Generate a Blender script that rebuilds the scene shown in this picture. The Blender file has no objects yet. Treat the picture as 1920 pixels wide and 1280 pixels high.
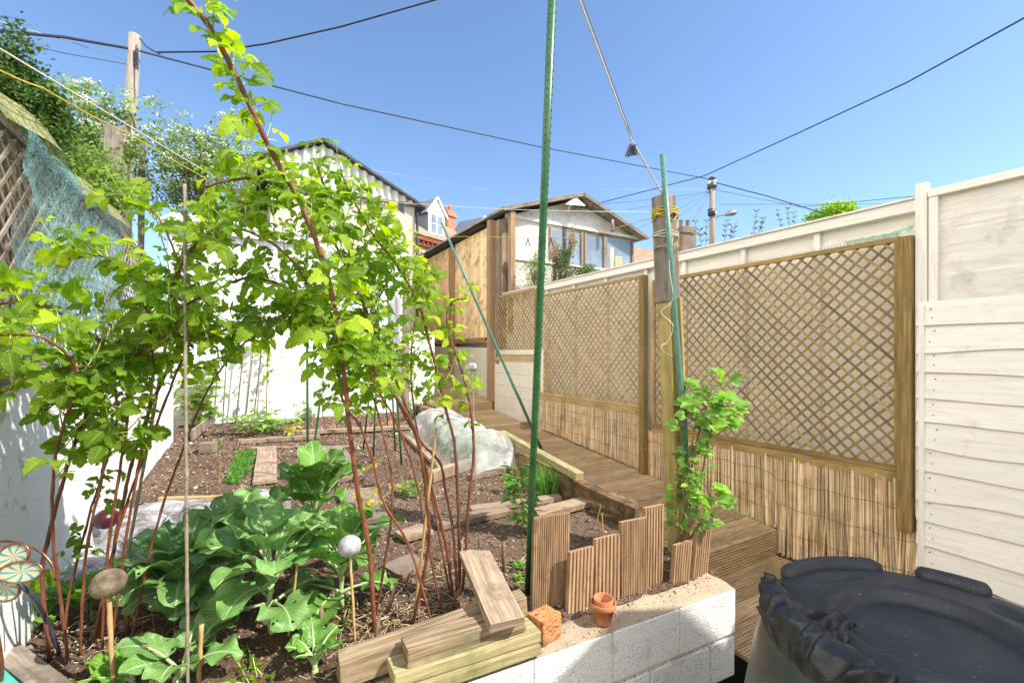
import bpy, math, random
from mathutils import Vector, Matrix, noise as mnoise
random.seed(7)
R = random.Random(11)
S = bpy.context.scene
COL = S.collection
# ------------------------------------------------------------------ camera, world, sun, exposure
HC = 1.5                      # eye height above the garden datum
FPX, CX, HY = 853.0, 960.0, 662.0
cam_d = bpy.data.cameras.new('camera'); cam = bpy.data.objects.new('camera', cam_d); COL.objects.link(cam)
cam.location = (0, 0, HC); cam.rotation_euler = (math.radians(90), 0, 0)
cam_d.sensor_width = 36; cam_d.lens = FPX/1920*36; cam_d.shift_y = 22/1920; cam_d.clip_start = 0.02; cam_d.clip_end = 2000
S.camera = cam
SUN = Vector((0.95, -0.30, 1.07)).normalized()
el = math.asin(SUN.z); az = math.atan2(SUN.x, SUN.y)
w = bpy.data.worlds.new('World'); S.world = w; w.use_nodes = True
nt = w.node_tree
sky = nt.nodes.new('ShaderNodeTexSky'); sky.sky_type = 'NISHITA'; sky.sun_disc = False
sky.sun_elevation = el; sky.sun_rotation = az; sky.air_density = 1.0; sky.dust_density = 0.5; sky.ozone_density = 4.6; sky.altitude = 50
bg = nt.nodes['Background']; bg.inputs[1].default_value = 0.11
# cloud-shaped warm fill added in unseen sky behind the viewpoint, for the shaded fence; ahead the sky is clear
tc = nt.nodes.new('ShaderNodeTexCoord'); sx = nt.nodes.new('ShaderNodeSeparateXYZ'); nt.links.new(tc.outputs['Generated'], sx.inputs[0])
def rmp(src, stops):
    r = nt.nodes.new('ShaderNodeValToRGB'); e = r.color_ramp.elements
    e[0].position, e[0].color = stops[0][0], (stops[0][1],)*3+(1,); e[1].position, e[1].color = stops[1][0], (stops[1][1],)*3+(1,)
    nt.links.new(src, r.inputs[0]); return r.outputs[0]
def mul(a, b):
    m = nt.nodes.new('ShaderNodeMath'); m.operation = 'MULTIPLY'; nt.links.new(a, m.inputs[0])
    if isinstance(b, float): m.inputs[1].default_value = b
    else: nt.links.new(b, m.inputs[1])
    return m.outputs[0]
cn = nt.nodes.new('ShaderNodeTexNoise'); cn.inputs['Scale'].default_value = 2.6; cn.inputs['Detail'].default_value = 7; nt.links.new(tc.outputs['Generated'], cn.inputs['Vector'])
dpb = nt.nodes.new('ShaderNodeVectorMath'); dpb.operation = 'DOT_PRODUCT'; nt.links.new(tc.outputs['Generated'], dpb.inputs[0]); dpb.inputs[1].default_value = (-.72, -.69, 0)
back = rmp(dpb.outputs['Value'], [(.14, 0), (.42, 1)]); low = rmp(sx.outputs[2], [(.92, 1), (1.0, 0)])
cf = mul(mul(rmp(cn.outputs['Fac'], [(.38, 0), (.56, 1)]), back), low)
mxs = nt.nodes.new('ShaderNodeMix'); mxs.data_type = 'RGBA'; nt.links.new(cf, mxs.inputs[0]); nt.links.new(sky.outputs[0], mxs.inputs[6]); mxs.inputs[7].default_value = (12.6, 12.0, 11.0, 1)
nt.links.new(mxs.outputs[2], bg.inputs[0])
sd = bpy.data.lights.new('sun', 'SUN'); sun = bpy.data.objects.new('sun', sd); COL.objects.link(sun)
sd.energy = 3.1; sd.angle = math.radians(0.5); sd.color = (1, 0.95, 0.87)
sun.location = (6, -2, 9); sun.rotation_euler = SUN.to_track_quat('Z', 'Y').to_euler()
S.view_settings.view_transform = 'Standard'; S.view_settings.look = 'None'
S.view_settings.exposure = 1.25; S.view_settings.gamma = 1
S.render.engine = 'CYCLES'
S.cycles.max_bounces = 7; S.cycles.transparent_max_bounces = 24; S.cycles.diffuse_bounces = 4

# ------------------------------------------------------------------ coordinates
A = math.radians(30.1)
EV = Vector((math.cos(A), math.sin(A), 0)); DV = Vector((-math.sin(A), math.cos(A), 0)); ZV = Vector((0, 0, 1))
def G(e, d, z): return EV*e + DV*d + ZV*z                    # garden axes: e across to the right, d up the garden
def W(px, py, Y): return Vector(((px-CX)/FPX*Y, Y, HC-(py-HY)/FPX*Y))
def WZ(px, py, z): return W(px, py, (HC-z)*FPX/(py-HY))
def WE(px, py, e): t = (px-CX)/FPX; return W(px, py, e/(EV.x*t+EV.y))
def WD(px, py, d): t = (px-CX)/FPX; return W(px, py, d/(DV.x*t+DV.y))
def soil_z(d): return 0.17+0.035*(d-1.7)
def WS(px, py, up=0):                                         # point on the sloping bed
    t = (px-CX)/FPX; k = DV.x*t+DV.y
    Y = (HC-0.17-up+0.035*1.7)/((py-HY)/FPX+0.035*k); p = W(px, py, Y)
    if p.dot(DV) > 7.86: p = WD(px, py, 7.86); p.z = soil_z(7.86)+.05+up
    return p
def ramp_z(d): return -0.06+0.09*(d-2.33)
def ED(p): return p.dot(EV), p.dot(DV)

# ------------------------------------------------------------------ materials
def lin(c):
    return tuple(c)+(1,) if len(c) == 3 else c
class NT:
    def __init__(s, name):
        s.m = bpy.data.materials.new(name); s.m.use_nodes = True; s.t = s.m.node_tree; s.p = s.t.nodes['Principled BSDF']; s.out = s.t.nodes['Material Output']
    def n(s, ty, **k):
        x = s.t.nodes.new('ShaderNode'+ty)
        for a, b in k.items(): setattr(x, a, b)
        return x
    def l(s, a, b): s.t.links.new(a, b)
    def math(s, op, a, b=None, c=None):
        x = s.n('Math', operation=op)
        for i, v in enumerate((a, b, c)):
            if v is None: continue
            if isinstance(v, (int, float)): x.inputs[i].default_value = v
            else: s.l(v, x.inputs[i])
        return x.outputs[0]
    def ramp(s, f, stops):
        x = s.n('ValToRGB'); e = x.color_ramp.elements
        e[0].position, e[0].color = stops[0][0], lin(stops[0][1]); e[1].position, e[1].color = stops[-1][0], lin(stops[-1][1])
        for p, c in stops[1:-1]:
            q = e.new(p); q.color = lin(c)
        s.l(f, x.inputs[0]); return x.outputs[0]
    def noise(s, vec, sc, det=4, ro=.55, dist=0):
        x = s.n('TexNoise'); x.inputs['Scale'].default_value = sc; x.inputs['Detail'].default_value = det
        x.inputs['Roughness'].default_value = ro; x.inputs['Distortion'].default_value = dist
        if vec is not None: s.l(vec, x.inputs['Vector'])
        return x.outputs['Fac']
    def voro(s, vec, sc, feat='F1'):
        x = s.n('TexVoronoi', feature=feat); x.inputs['Scale'].default_value = sc; s.l(vec, x.inputs['Vector']); return x.outputs['Distance']
    def mix(s, f, a, b, mode='MIX'):
        x = s.n('Mix', data_type='RGBA', blend_type=mode)
        if isinstance(f, (int, float)): x.inputs[0].default_value = f
        else: s.l(f, x.inputs[0])
        for i, v in ((6, a), (7, b)):
            if isinstance(v, tuple): x.inputs[i].default_value = lin(v)
            else: s.l(v, x.inputs[i])
        return x.outputs[2]
    def coord(s, kind='Object', scale=(1, 1, 1)):
        c = s.n('TexCoord').outputs[kind]
        if scale != (1, 1, 1):
            m = s.n('Mapping'); m.inputs['Scale'].default_value = scale; s.l(c, m.inputs[0]); c = m.outputs[0]
        return c
    def rnd(s): return s.n('Attribute', attribute_name='rnd').outputs['Fac']
    def bump(s, h, st=.4, dist=.01):
        b = s.n('Bump'); b.inputs['Strength'].default_value = st; b.inputs['Distance'].default_value = dist
        s.l(h, b.inputs['Height']); s.l(b.outputs[0], s.p.inputs['Normal']); return b
    def vary(s, col, amt):                                     # brightness by the face attribute rnd
        h = s.n('HueSaturation'); s.l(col, h.inputs['Color'])
        s.l(s.math('MULTIPLY_ADD', s.rnd(), amt, 1-amt/2), h.inputs['Value']); return h.outputs[0]
    def fin(s, col, rough=.8, spec=.3, metal=0):
        if isinstance(col, tuple): s.p.inputs['Base Color'].default_value = lin(col)
        else: s.l(col, s.p.inputs['Base Color'])
        s.p.inputs['Roughness'].default_value = rough; s.p.inputs['Specular IOR Level'].default_value = spec; s.p.inputs['Metallic'].default_value = metal
        return s.m
def wood(name, dark, mid, light, amt=.5, stain=None, rough=.8, gs=26, bump=.5, paint=False, stain_pos=(.5,.66)):
    t = NT(name); uv = t.coord('UV'); sep = t.n('SeparateXYZ'); t.l(uv, sep.inputs[0])
    cx = t.n('CombineXYZ'); t.l(t.math('MULTIPLY', sep.outputs[0], 1.6), cx.inputs[0]); t.l(t.math('MULTIPLY', sep.outputs[1], gs), cx.inputs[1]); t.l(t.math('MULTIPLY', t.rnd(), 37), cx.inputs[2])
    g = t.noise(cx.outputs[0], 2.2, 6, .65, .4)
    c = t.ramp(g, [(.30, dark), (.5, mid), (.68, light)])
    o = t.coord('Object')
    if stain:
        c = t.mix(t.ramp(t.noise(o, 5, 5, .7), [(stain_pos[0], (0, 0, 0)), (stain_pos[1], (1, 1, 1))]), c, stain)
    # knots
    cx2 = t.n('CombineXYZ'); t.l(t.math('MULTIPLY', sep.outputs[0], 4), cx2.inputs[0]); t.l(t.math('MULTIPLY', sep.outputs[1], 9), cx2.inputs[1]); t.l(t.math('MULTIPLY', t.rnd(), 11), cx2.inputs[2])
    k = t.ramp(t.voro(cx2.outputs[0], 1.1), [(.05, (1, 1, 1)), (.13, (0, 0, 0))])
    if paint:
        c = t.mix(t.ramp(t.noise(o, 22, 6, .75), [(.62, (0, 0, 0)), (.74, (.45, .45, .45))]), c, tuple(x*.55 for x in dark))
    if not paint: c = t.mix(t.math('MULTIPLY', k, .6), c, tuple(x*.6 for x in dark))
    c = t.vary(c, amt)
    t.bump(g, bump, .004)
    return t.fin(c, rough, .25)
def masonry(name, base, dirt, dirt_pos=(.55, .75), pit=.02, pit_scale=90, low=None, rough=.9, bump=.6, bd=.006):
    t = NT(name); o = t.coord('Object')
    n1 = t.noise(o, 1.6, 6, .65); n2 = t.noise(o, pit_scale, 3, .6)
    c = t.mix(t.ramp(n1, [(dirt_pos[0], (0, 0, 0)), (dirt_pos[1], (1, 1, 1))]), base, dirt)
    pits = t.ramp(n2, [(.335, (1, 1, 1)), (.385, (0, 0, 0))])
    c = t.mix(t.math('MULTIPLY', pits, .9), c, tuple(x*.28 for x in dirt))
    c = t.mix(t.ramp(t.noise(o, 9, 5), [(.60, (0, 0, 0)), (.72, (.5, .5, .5))]), c, tuple(x*.75 for x in dirt))
    c = t.vary(c, .12)
    h = t.math('ADD', n2, t.math('MULTIPLY', t.noise(o, 14, 4), 1.2)); t.bump(h, bump, bd)
    return t.fin(c, rough, .2)
def plain(name, c1, c2, sc=8, rough=.5, spec=.4, amt=.2, bump=.15, metal=0, bd=.003):
    t = NT(name); o = t.coord('Object'); n = t.noise(o, sc, 5, .6)
    c = t.vary(t.ramp(n, [(.35, c1), (.65, c2)]), amt)
    if bump: t.bump(t.noise(o, sc*5, 3), bump, bd)
    return t.fin(c, rough, spec, metal)
def leafmat(name, c1, c2, vein, nv=7, tr=.35, amt=.7, rough=.45, vw=.12, mid=.06, yellow=None, ribs=1.0):
    t = NT(name); uv = t.coord('UV'); sep = t.n('SeparateXYZ'); t.l(uv, sep.inputs[0]); u, v = sep.outputs[0], sep.outputs[1]
    av = t.math('ABSOLUTE', t.math('SUBTRACT', v, .5))         # 0..0.5 from the midrib
    ph = t.math('FRACT', t.math('SUBTRACT', t.math('MULTIPLY', u, nv), t.math('MULTIPLY', av, nv*.8)))
    tri = t.math('ABSOLUTE', t.math('SUBTRACT', ph, .5))       # 0.5 at a vein, 0 between
    side = t.ramp(tri, [(.5-vw, (0, 0, 0)), (.5, (1, 1, 1))])
    midr = t.ramp(av, [(mid*.4, (1, 1, 1)), (mid, (0, 0, 0))])
    vv = t.math('MAXIMUM', t.math('MULTIPLY', side, .55), midr)
    o = t.coord('Object')
    c = t.ramp(t.noise(o, 9, 4), [(.35, c1), (.65, c2)])
    if yellow: c = t.mix(t.ramp(t.rnd(), [(.55, (0, 0, 0)), (1, (1, 1, 1))]), c, yellow)
    c = t.vary(c, amt)
    c = t.mix(t.math('MULTIPLY', vv, .8), c, vein)
    if 'cabbage' in name:
        vd = t.voro(o, 55, 'DISTANCE_TO_EDGE'); c = t.mix(t.ramp(vd, [(.02, (.16, .16, .16)), (.08, (0, 0, 0))]), c, vein)
        c = t.mix(t.ramp(t.noise(o, 16, 5, .7), [(.62, (0, 0, 0)), (.74, (.35, .35, .35))]), c, (.30, .38, .10))
    t.bump(t.math('MULTIPLY', tri, -1*ribs), .5, .006)
    m = t.fin(c, rough, .35)
    tl = t.n('BsdfTranslucent'); h = t.n('HueSaturation'); h.inputs['Saturation'].default_value = 1.1; h.inputs['Value'].default_value = 1.5
    t.l(c, h.inputs['Color']); t.l(h.outputs[0], tl.inputs[0])
    if 'cabbage' in name:
        hl = t.math('GREATER_THAN', t.noise(o, 34, 2, .4), .305); t.l(hl, t.p.inputs['Alpha'])
    mx = t.n('MixShader'); mx.inputs[0].default_value = tr if 'cabbage' not in name else 0
    if 'cabbage' in name: t.l(t.math('MULTIPLY', hl, tr), mx.inputs[0])
    t.l(t.p.outputs[0], mx.inputs[1]); t.l(tl.outputs[0], mx.inputs[2]); t.l(mx.outputs[0], t.out.inputs[0])
    return m
M = {}
M['paintwood'] = wood('cream_painted_wood', (.76, .69, .59), (.87, .82, .73), (.90, .86, .79), .08, (.64, .55, .44), .7, 18, .4, True, (.6, .8))
M['paintwood2'] = wood('weathered_cream_paint', (.66, .60, .52), (.81, .76, .68), (.86, .81, .74), .10, (.55, .49, .42), .8, 14, .5, True, (.5, .72))
M['trellis'] = wood('treated_trellis_wood', (.17, .10, .035), (.33, .21, .075), (.46, .315, .13), .55, (.23, .17, .06))
M['trellis_pale'] = wood('sunbleached_trellis_wood', (.25, .155, .06), (.43, .29, .12), (.56, .40, .19), .45, (.30, .21, .08))
M['greywood'] = wood('grey_weathered_wood', (.13, .10, .075), (.26, .21, .165), (.38, .32, .26), .4, (.14, .12, .09))
M['plank'] = wood('pale_weathered_plank', (.15, .10, .065), (.32, .235, .16), (.44, .34, .24), .4, (.19, .135, .09))
M['beam'] = wood('old_beam_wood', (.07, .05, .032), (.25, .18, .11), (.40, .30, .185), .4, (.15, .14, .065), bump=.8)
M['greenbeam'] = wood('green_treated_timber', (.18, .15, .065), (.33, .275, .14), (.44, .37, .20), .3, (.21, .21, .08))
M['postyellow'] = wood('yellowed_post_wood', (.22, .15, .05), (.40, .29, .10), (.50, .38, .17), .2, (.30, .24, .09), gs=14)
M['deck'] = wood('brown_decking', (.31, .20, .10), (.56, .39, .22), (.70, .52, .32), .45, (.42, .31, .15))
M['offcut'] = wood('reddish_decking_offcut', (.19, .115, .06), (.36, .225, .125), (.48, .32, .185), .35, (.20, .13, .075))
M['gatewood'] = wood('orange_larch_boards', (.66, .43, .21), (.90, .65, .36), (.94, .76, .47), .35, (.40, .25, .12), gs=12)
M['gatepost'] = wood('brown_gate_post', (.20, .11, .06), (.34, .21, .12), (.44, .29, .18), .2, None)
M['sleeper'] = wood('rotting_sleeper', (.07, .04, .02), (.24, .14, .07), (.44, .31, .18), .3, (.09, .065, .03), stain_pos=(.44, .56), bump=.9, gs=16)
M['telegraph'] = wood('telegraph_pole_wood', (.16, .12, .09), (.30, .25, .20), (.42, .37, .31), .2, None, gs=30)
M['reed'] = wood('split_reed', (.34, .21, .10), (.70, .51, .30), (.86, .70, .47), .85, (.48, .32, .16), gs=60)
M['white'] = masonry('white_painted_block', (.84, .83, .80), (.52, .49, .42), (.58, .80), pit_scale=120, bump=.9, bd=.008)
M['whiteclean'] = masonry('whitewashed_block', (.86, .85, .81), (.62, .58, .48), (.66, .85), pit_scale=70)
M['creamwall'] = masonry('cream_rendered_block', (.74, .68, .56), (.52, .44, .32), (.6, .82), pit_scale=60)
def leftwallmat():
    t = NT('patchy_whitewash'); o = t.coord('Object')
    geo = t.n('NewGeometry'); dp = t.n('VectorMath', operation='DOT_PRODUCT'); t.l(geo.outputs['Position'], dp.inputs[0]); dp.inputs[1].default_value = DV
    n1 = t.noise(o, 2.2, 7, .7); n2 = t.noise(o, 90, 3, .6)
    f = t.math('ADD', t.math('MULTIPLY', dp.outputs['Value'], -.28), t.math('MULTIPLY', n1, 1.5))
    msk = t.ramp(f, [(.08, (0, 0, 0)), (.16, (1, 1, 1))])
    c = t.mix(msk, (.86, .85, .81), t.ramp(t.noise(o, 12, 6, .7), [(.35, (.42, .38, .29)), (.65, (.62, .57, .46))]))
    pits = t.ramp(n2, [(.32, (1, 1, 1)), (.38, (0, 0, 0))]); c = t.mix(t.math('MULTIPLY', pits, .5), c, (.35, .30, .22))
    t.bump(t.math('ADD', n2, t.math('MULTIPLY', n1, 2)), .6, .006); return t.fin(c, .9, .2)
M['leftwall'] = leftwallmat()
M['mortar'] = masonry('sandy_mortar', (.42, .34, .24), (.26, .20, .13), (.45, .65), pit_scale=60, bump=.9)
M['oldconcrete'] = masonry('mossy_concrete', (.36, .32, .26), (.20, .17, .10), (.45, .65), pit_scale=50)
M['slab'] = masonry('brown_slab', (.27, .20, .16), (.19, .14, .11), (.45, .65), pit_scale=80)
M['plaster'] = masonry('pale_peeling_plaster', (.70, .66, .61), (.44, .38, .34), (.5, .68), pit_scale=30)
M['mossywhite'] = masonry('stained_white_stone', (.66, .62, .54), (.38, .33, .22), (.45, .6), pit_scale=18, bump=1, bd=.03)
M['terracotta'] = plain('terracotta', (.45, .17, .08), (.58, .25, .13), 14, .85, .2)
M['brick_orange'] = masonry('orange_brick', (.56, .25, .10), (.36, .17, .08), (.42, .62), pit_scale=38, bump=1, bd=.02)
M['cane'] = plain('red_brown_cane', (.13, .038, .02), (.24, .085, .04), 18, .45, .5, .4)
M['stub'] = plain('dead_cane', (.13, .07, .045), (.26, .17, .11), 20, .8, .2, .5)
M['shoot'] = plain('green_shoot', (.34, .42, .10), (.48, .54, .16), 12, .5, .4, .4)
M['palestem'] = plain('pale_green_stalk', (.30, .42, .16), (.42, .52, .25), 8, .45, .4, .3)
M['twig'] = plain('brown_twig', (.12, .08, .05), (.24, .17, .11), 12, .8, .2, .5)
M['bamboo'] = plain('grey_bamboo', (.22, .17, .12), (.37, .31, .23), 30, .55, .4, .3)
M['bamboo_y'] = plain('yellow_bamboo', (.42, .25, .09), (.58, .38, .17), 16, .45, .45, .3)
M['stake'] = plain('green_plastic_stake', (.018, .09, .028), (.035, .135, .045), 20, .38, .5, .2)
M['stake_g'] = plain('blue_green_stake', (.05, .15, .11), (.09, .22, .16), 30, .4, .5, .2)
M['rope'] = plain('pale_cord', (.58, .52, .42), (.70, .66, .58), 60, .8, .2)
M['yellowcord'] = plain('yellow_cord', (.50, .36, .03), (.62, .46, .06), 40, .6, .3)
M['blackcable'] = plain('black_cable', (.012, .014, .02), (.03, .035, .05), 20, .5, .4)
M['metal'] = plain('grey_metal', (.25, .26, .27), (.40, .41, .42), 20, .4, .5, .2, .1, .7)
M['blackmetal'] = plain('dark_steel', (.03, .035, .05), (.06, .065, .08), 20, .45, .5)
M['copper'] = plain('copper_wire_frame', (.28, .12, .07), (.42, .22, .14), 30, .35, .5, .2, .1, .8)
M['roofdark'] = plain('dark_roof_edge', (.05, .05, .055), (.12, .115, .12), 6, .7, .3)
M['tiles'] = wood('brown_clay_tiles', (.26, .17, .11), (.40, .28, .19), (.48, .36, .26), .4, (.34, .24, .16), gs=8)
M['whitepaint'] = plain('white_gloss_paint', (.74, .74, .73), (.82, .82, .80), 10, .4, .4)
M['slate'] = plain('blue_grey_slate', (.10, .13, .18), (.18, .21, .26), 12, .6, .3)
M['teal'] = plain('teal_plastic', (.05, .36, .30), (.08, .46, .38), 10, .35, .5)
M['straw'] = plain('dry_straw', (.30, .21, .12), (.48, .37, .23), 20, .85, .2, .6)
M['blackbag'] = plain('black_bin_bag', (.010, .010, .011), (.022, .022, .024), 12, .48, .5, .1, .35, 0, .004)
def rubber():
    t = NT('scuffed_black_lid'); o = t.coord('Object'); n = t.noise(o, 5, 7, .7); n2 = t.noise(t.coord('Object', (1, 6, 1)), 24, 5, .7)
    c = t.ramp(n, [(.35, (.016, .017, .019)), (.62, (.036, .038, .041))])
    c = t.mix(t.ramp(n2, [(.58, (0, 0, 0)), (.76, (.5, .5, .5))]), c, (.13, .13, .125))
    c = t.mix(t.ramp(t.noise(o, 60, 3, .6), [(.68, (0, 0, 0)), (.74, (.8, .8, .8))]), c, (.24, .23, .20))
    t.l(t.ramp(n, [(.3, (.5, .5, .5)), (.7, (.72, .72, .72))]), t.p.inputs['Roughness']); t.bump(t.noise(o, 90, 4), .2, .002)
    t.l(c, t.p.inputs['Base Color']); t.p.inputs['Specular IOR Level'].default_value = .5; return t.m
M['rubber'] = rubber()
def butt():
    t = NT('dark_green_butt_plastic'); o = t.coord('Object'); n = t.noise(o, 3, 5, .6)
    c = t.ramp(n, [(.35, (.018, .038, .038)), (.65, (.04, .062, .06))])
    c = t.mix(t.ramp(t.noise(o, 40, 4), [(.64, (0, 0, 0)), (.8, (.4, .4, .4))]), c, (.2, .19, .16))
    t.bump(t.noise(o, 50, 3), .06, .002); return t.fin(c, .27, .6)
M['butt'] = butt()
def soilmat():
    t = NT('garden_soil'); o = t.coord('Object')
    c = t.ramp(t.noise(o, 38, 7, .75), [(.32, (.085, .052, .035)), (.5, (.20, .135, .095)), (.66, (.36, .27, .20))])
    c = t.mix(t.ramp(t.noise(o, 1.3, 4), [(.4, (0, 0, 0)), (.65, (1, 1, 1))]), c, t.ramp(t.noise(o, 60, 6, .7), [(.35, (.09, .055, .035)), (.65, (.20, .13, .085))]))
    t.bump(t.math('ADD', t.noise(o, 70, 6, .7), t.noise(o, 22, 4)), 1, .02); return t.fin(c, .95, .1)
M['soil'] = soilmat()
def clodmat():
    t = NT('soil_clods'); c = t.ramp(t.rnd(), [(0, (.085, .052, .035)), (.5, (.20, .13, .09)), (.8, (.34, .25, .18)), (.95, (.50, .41, .32)), (1, (.62, .56, .48))]); t.bump(t.noise(t.coord('Object'), 150, 3), .6, .004); return t.fin(c, .95, .1)
M['clod'] = clodmat()
M['mulch'] = wood('orange_bark', (.30, .14, .05), (.45, .24, .10), (.55, .33, .16), .5, None)
M['ground'] = plain('rough_grass_ground', (.05, .07, .025), (.10, .11, .05), 2, .95, .1, 0, .5)
def brickmat():
    t = NT('red_brick_wall'); uv = t.coord('UV'); b = t.n('TexBrick'); b.inputs['Scale'].default_value = 1
    b.inputs['Brick Width'].default_value = .225; b.inputs['Row Height'].default_value = .075; b.inputs['Mortar Size'].default_value = .008
    b.inputs['Color1'].default_value = (.50, .20, .09, 1); b.inputs['Color2'].default_value = (.38, .14, .07, 1); b.inputs['Mortar'].default_value = (.45, .36, .27, 1)
    t.l(uv, b.inputs['Vector']); return t.fin(b.outputs['Color'], .9, .2)
M['brick'] = brickmat()
def corr(name, c1, c2, rough=.6):
    t = NT(name); o = t.coord('Object'); c = t.ramp(t.noise(o, 2.5, 5, .6), [(.35, c1), (.7, c2)])
    t.bump(t.noise(o, 40, 3), .1, .003); return t.fin(c, rough, .3)
M['corrwhite'] = corr('white_corrugated_sheet', (.72, .72, .70), (.82, .82, .80))
M['corrgrey'] = corr('grey_corrugated_sheet', (.52, .51, .47), (.68, .67, .62))
M['corrcream'] = corr('cream_ribbed_cladding', (.46, .42, .32), (.56, .52, .41))
def glassm(name='window_glass', tint=(.30, .36, .42)):
    t = NT(name); c = t.ramp(t.noise(t.coord('Object'), 1.5, 4), [(.35, tuple(x*.5 for x in tint)), (.7, tint)]); return t.fin(c, .06, .8)
M['glass'] = glassm()
def net(name, col, dens, sc=(160, 160), alpha=.55, tint2=None):
    t = NT(name); uv = t.coord('UV'); sep = t.n('SeparateXYZ'); t.l(uv, sep.inputs[0]); o = t.coord('Object')
    wob = t.math('MULTIPLY', t.noise(o, 14, 6, .7), 5.0)
    def line(ch, s):
        f = t.math('FRACT', t.math('ADD', t.math('MULTIPLY', ch, s), wob)); return t.math('LESS_THAN', f, dens)
    th = t.math('MAXIMUM', line(sep.outputs[0], sc[0]), line(sep.outputs[1], sc[1]))
    cl = t.ramp(t.noise(o, 7, 5, .7), [(.42, (0, 0, 0)), (.7, (1, 1, 1))])
    a = t.math('MAXIMUM', t.math('MULTIPLY', th, .9), t.math('MULTIPLY', cl, alpha))
    c = t.ramp(t.noise(o, 26, 6, .7), [(.4, col), (.62, tint2 or tuple(min(1, x*1.35) for x in col))])
    m = t.fin(c, .7, .2); t.l(a, t.p.inputs['Alpha']); return m
M['nett'] = net('teal_netting', (.09, .25, .24), .2, (95, 70), .55, (.26, .44, .42))
M['nety'] = net('olive_netting', (.34, .32, .12), .22, (95, 70), .55, (.48, .46, .20))
M['netg'] = net('green_netting', (.18, .42, .22), .22, (95, 70), .5, (.35, .60, .35))
def fleece():
    t = NT('white_garden_net'); o = t.coord('Object'); n = t.noise(o, 9, 6, .7, .8)
    c = t.ramp(t.noise(o, 4, 4), [(.35, (.70, .72, .68)), (.7, (.84, .86, .82))]); t.bump(t.noise(t.coord('Object', (3, 3, 1)), 9, 5, .6, .6), .35, .012)
    m = t.fin(c, .6, .2); n = t.noise(o, 5, 4, .6, .6); a = t.ramp(n, [(.35, (.20, .20, .20)), (.66, (.50, .50, .50))]); t.l(a, t.p.inputs['Alpha']); return m
M['fleece'] = fleece()
def sheetm():
    t = NT('clear_polythene'); o = t.coord('Object'); n = t.noise(o, 4, 5, .6, 1.6)
    c = t.ramp(n, [(.35, (.42, .42, .44)), (.65, (.66, .66, .68))]); t.bump(t.noise(o, 7, 4, .55, 1.8), .9, .03)
    m = t.fin(c, .2, .6); a = t.ramp(n, [(.40, (.22, .22, .22)), (.66, (.78, .78, .78))]); t.l(a, t.p.inputs['Alpha']); return m
M['sheet'] = sheetm()
M['rasp'] = leafmat('raspberry_leaf', (.16, .31, .016), (.29, .46, .026), (.42, .54, .11), 8, .55, .7, .42, .16, .05, (.44, .54, .03), 1.3)
M['raspshade'] = leafmat('deep_raspberry_leaf', (.14, .27, .014), (.24, .38, .02), (.34, .46, .07), 8, .56, .6, .45, .16, .05)
M['cabbage'] = leafmat('cabbage_leaf', (.08, .22, .025), (.15, .32, .045), (.46, .58, .24), 5, .22, .5, .42, .045, .035, None, .5)
M['kale'] = leafmat('glaucous_cabbage_leaf', (.11, .26, .05), (.20, .36, .10), (.52, .62, .34), 5, .2, .4, .45, .045, .035, None, .5)
M['lettuce'] = leafmat('lettuce_leaf', (.14, .34, .03), (.22, .45, .06), (.40, .58, .20), 6, .35, .5, .4, .1, .05)
M['currant'] = leafmat('currant_leaf', (.14, .30, .05), (.22, .40, .08), (.30, .48, .16), 6, .4, .7, .42, .1, .05, (.28, .46, .06))
M['yellowleaf'] = leafmat('yellow_leaf', (.46, .42, .04), (.60, .55, .08), (.55, .52, .12), 6, .45, .4, .45, .1, .05)
M['hedge'] = leafmat('evergreen_leaf', (.035, .09, .015), (.08, .16, .025), (.10, .18, .03), 4, .3, 1.0, .4, .1, .05, (.22, .28, .04))
M['haw'] = leafmat('hawthorn_leaf', (.15, .25, .035), (.25, .36, .07), (.2, .3, .08), 4, .4, .9, .5, .1, .05, (.30, .36, .10))
M['blossom'] = plain('cream_blossom', (.70, .72, .58), (.82, .82, .70), 10, .8, .2, .2, 0)
M['weed'] = leafmat('seedling_leaf', (.10, .28, .045), (.18, .40, .07), (.30, .48, .12), 5, .4, .7, .45, .1, .05)
M['bluegreen'] = leafmat('blue_green_leaf', (.10, .24, .12), (.17, .33, .19), (.25, .4, .25), 4, .35, .6, .45, .1, .05)
def stoneball():
    t = NT('chalky_ball'); o = t.coord('Object'); n = t.noise(o, 22, 6, .7)
    c = t.ramp(n, [(.35, (.25, .24, .25)), (.6, (.48, .47, .48))]); t.bump(n, .4, .006); return t.fin(c, .9, .2)
M['ball'] = stoneball()
M['brownball'] = plain('weathered_brown_felt', (.10, .075, .05), (.30, .24, .16), 16, .95, .1, .1, .9, 0, .006)
M['redball'] = plain('dark_red_glass', (.03, .003, .008), (.07, .008, .018), 8, .3, .4)
def petal():
    t = NT('swirled_turquoise_glass'); uv = t.coord('UV'); sep = t.n('SeparateXYZ'); t.l(uv, sep.inputs[0])
    x = t.math('SUBTRACT', sep.outputs[0], .5); y = t.math('SUBTRACT', sep.outputs[1], .5)
    ang = t.math('ARCTAN2', y, x); r = t.math('SQRT', t.math('ADD', t.math('MULTIPLY', x, x), t.math('MULTIPLY', y, y)))
    s = t.math('SINE', t.math('ADD', t.math('MULTIPLY', ang, 8), t.math('MULTIPLY', r, 5)))
    c = t.ramp(s, [(.42, (.62, .55, .36)), (.58, (.07, .36, .36))]); return t.fin(c, .2, .6)
M['petal'] = petal()

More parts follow.
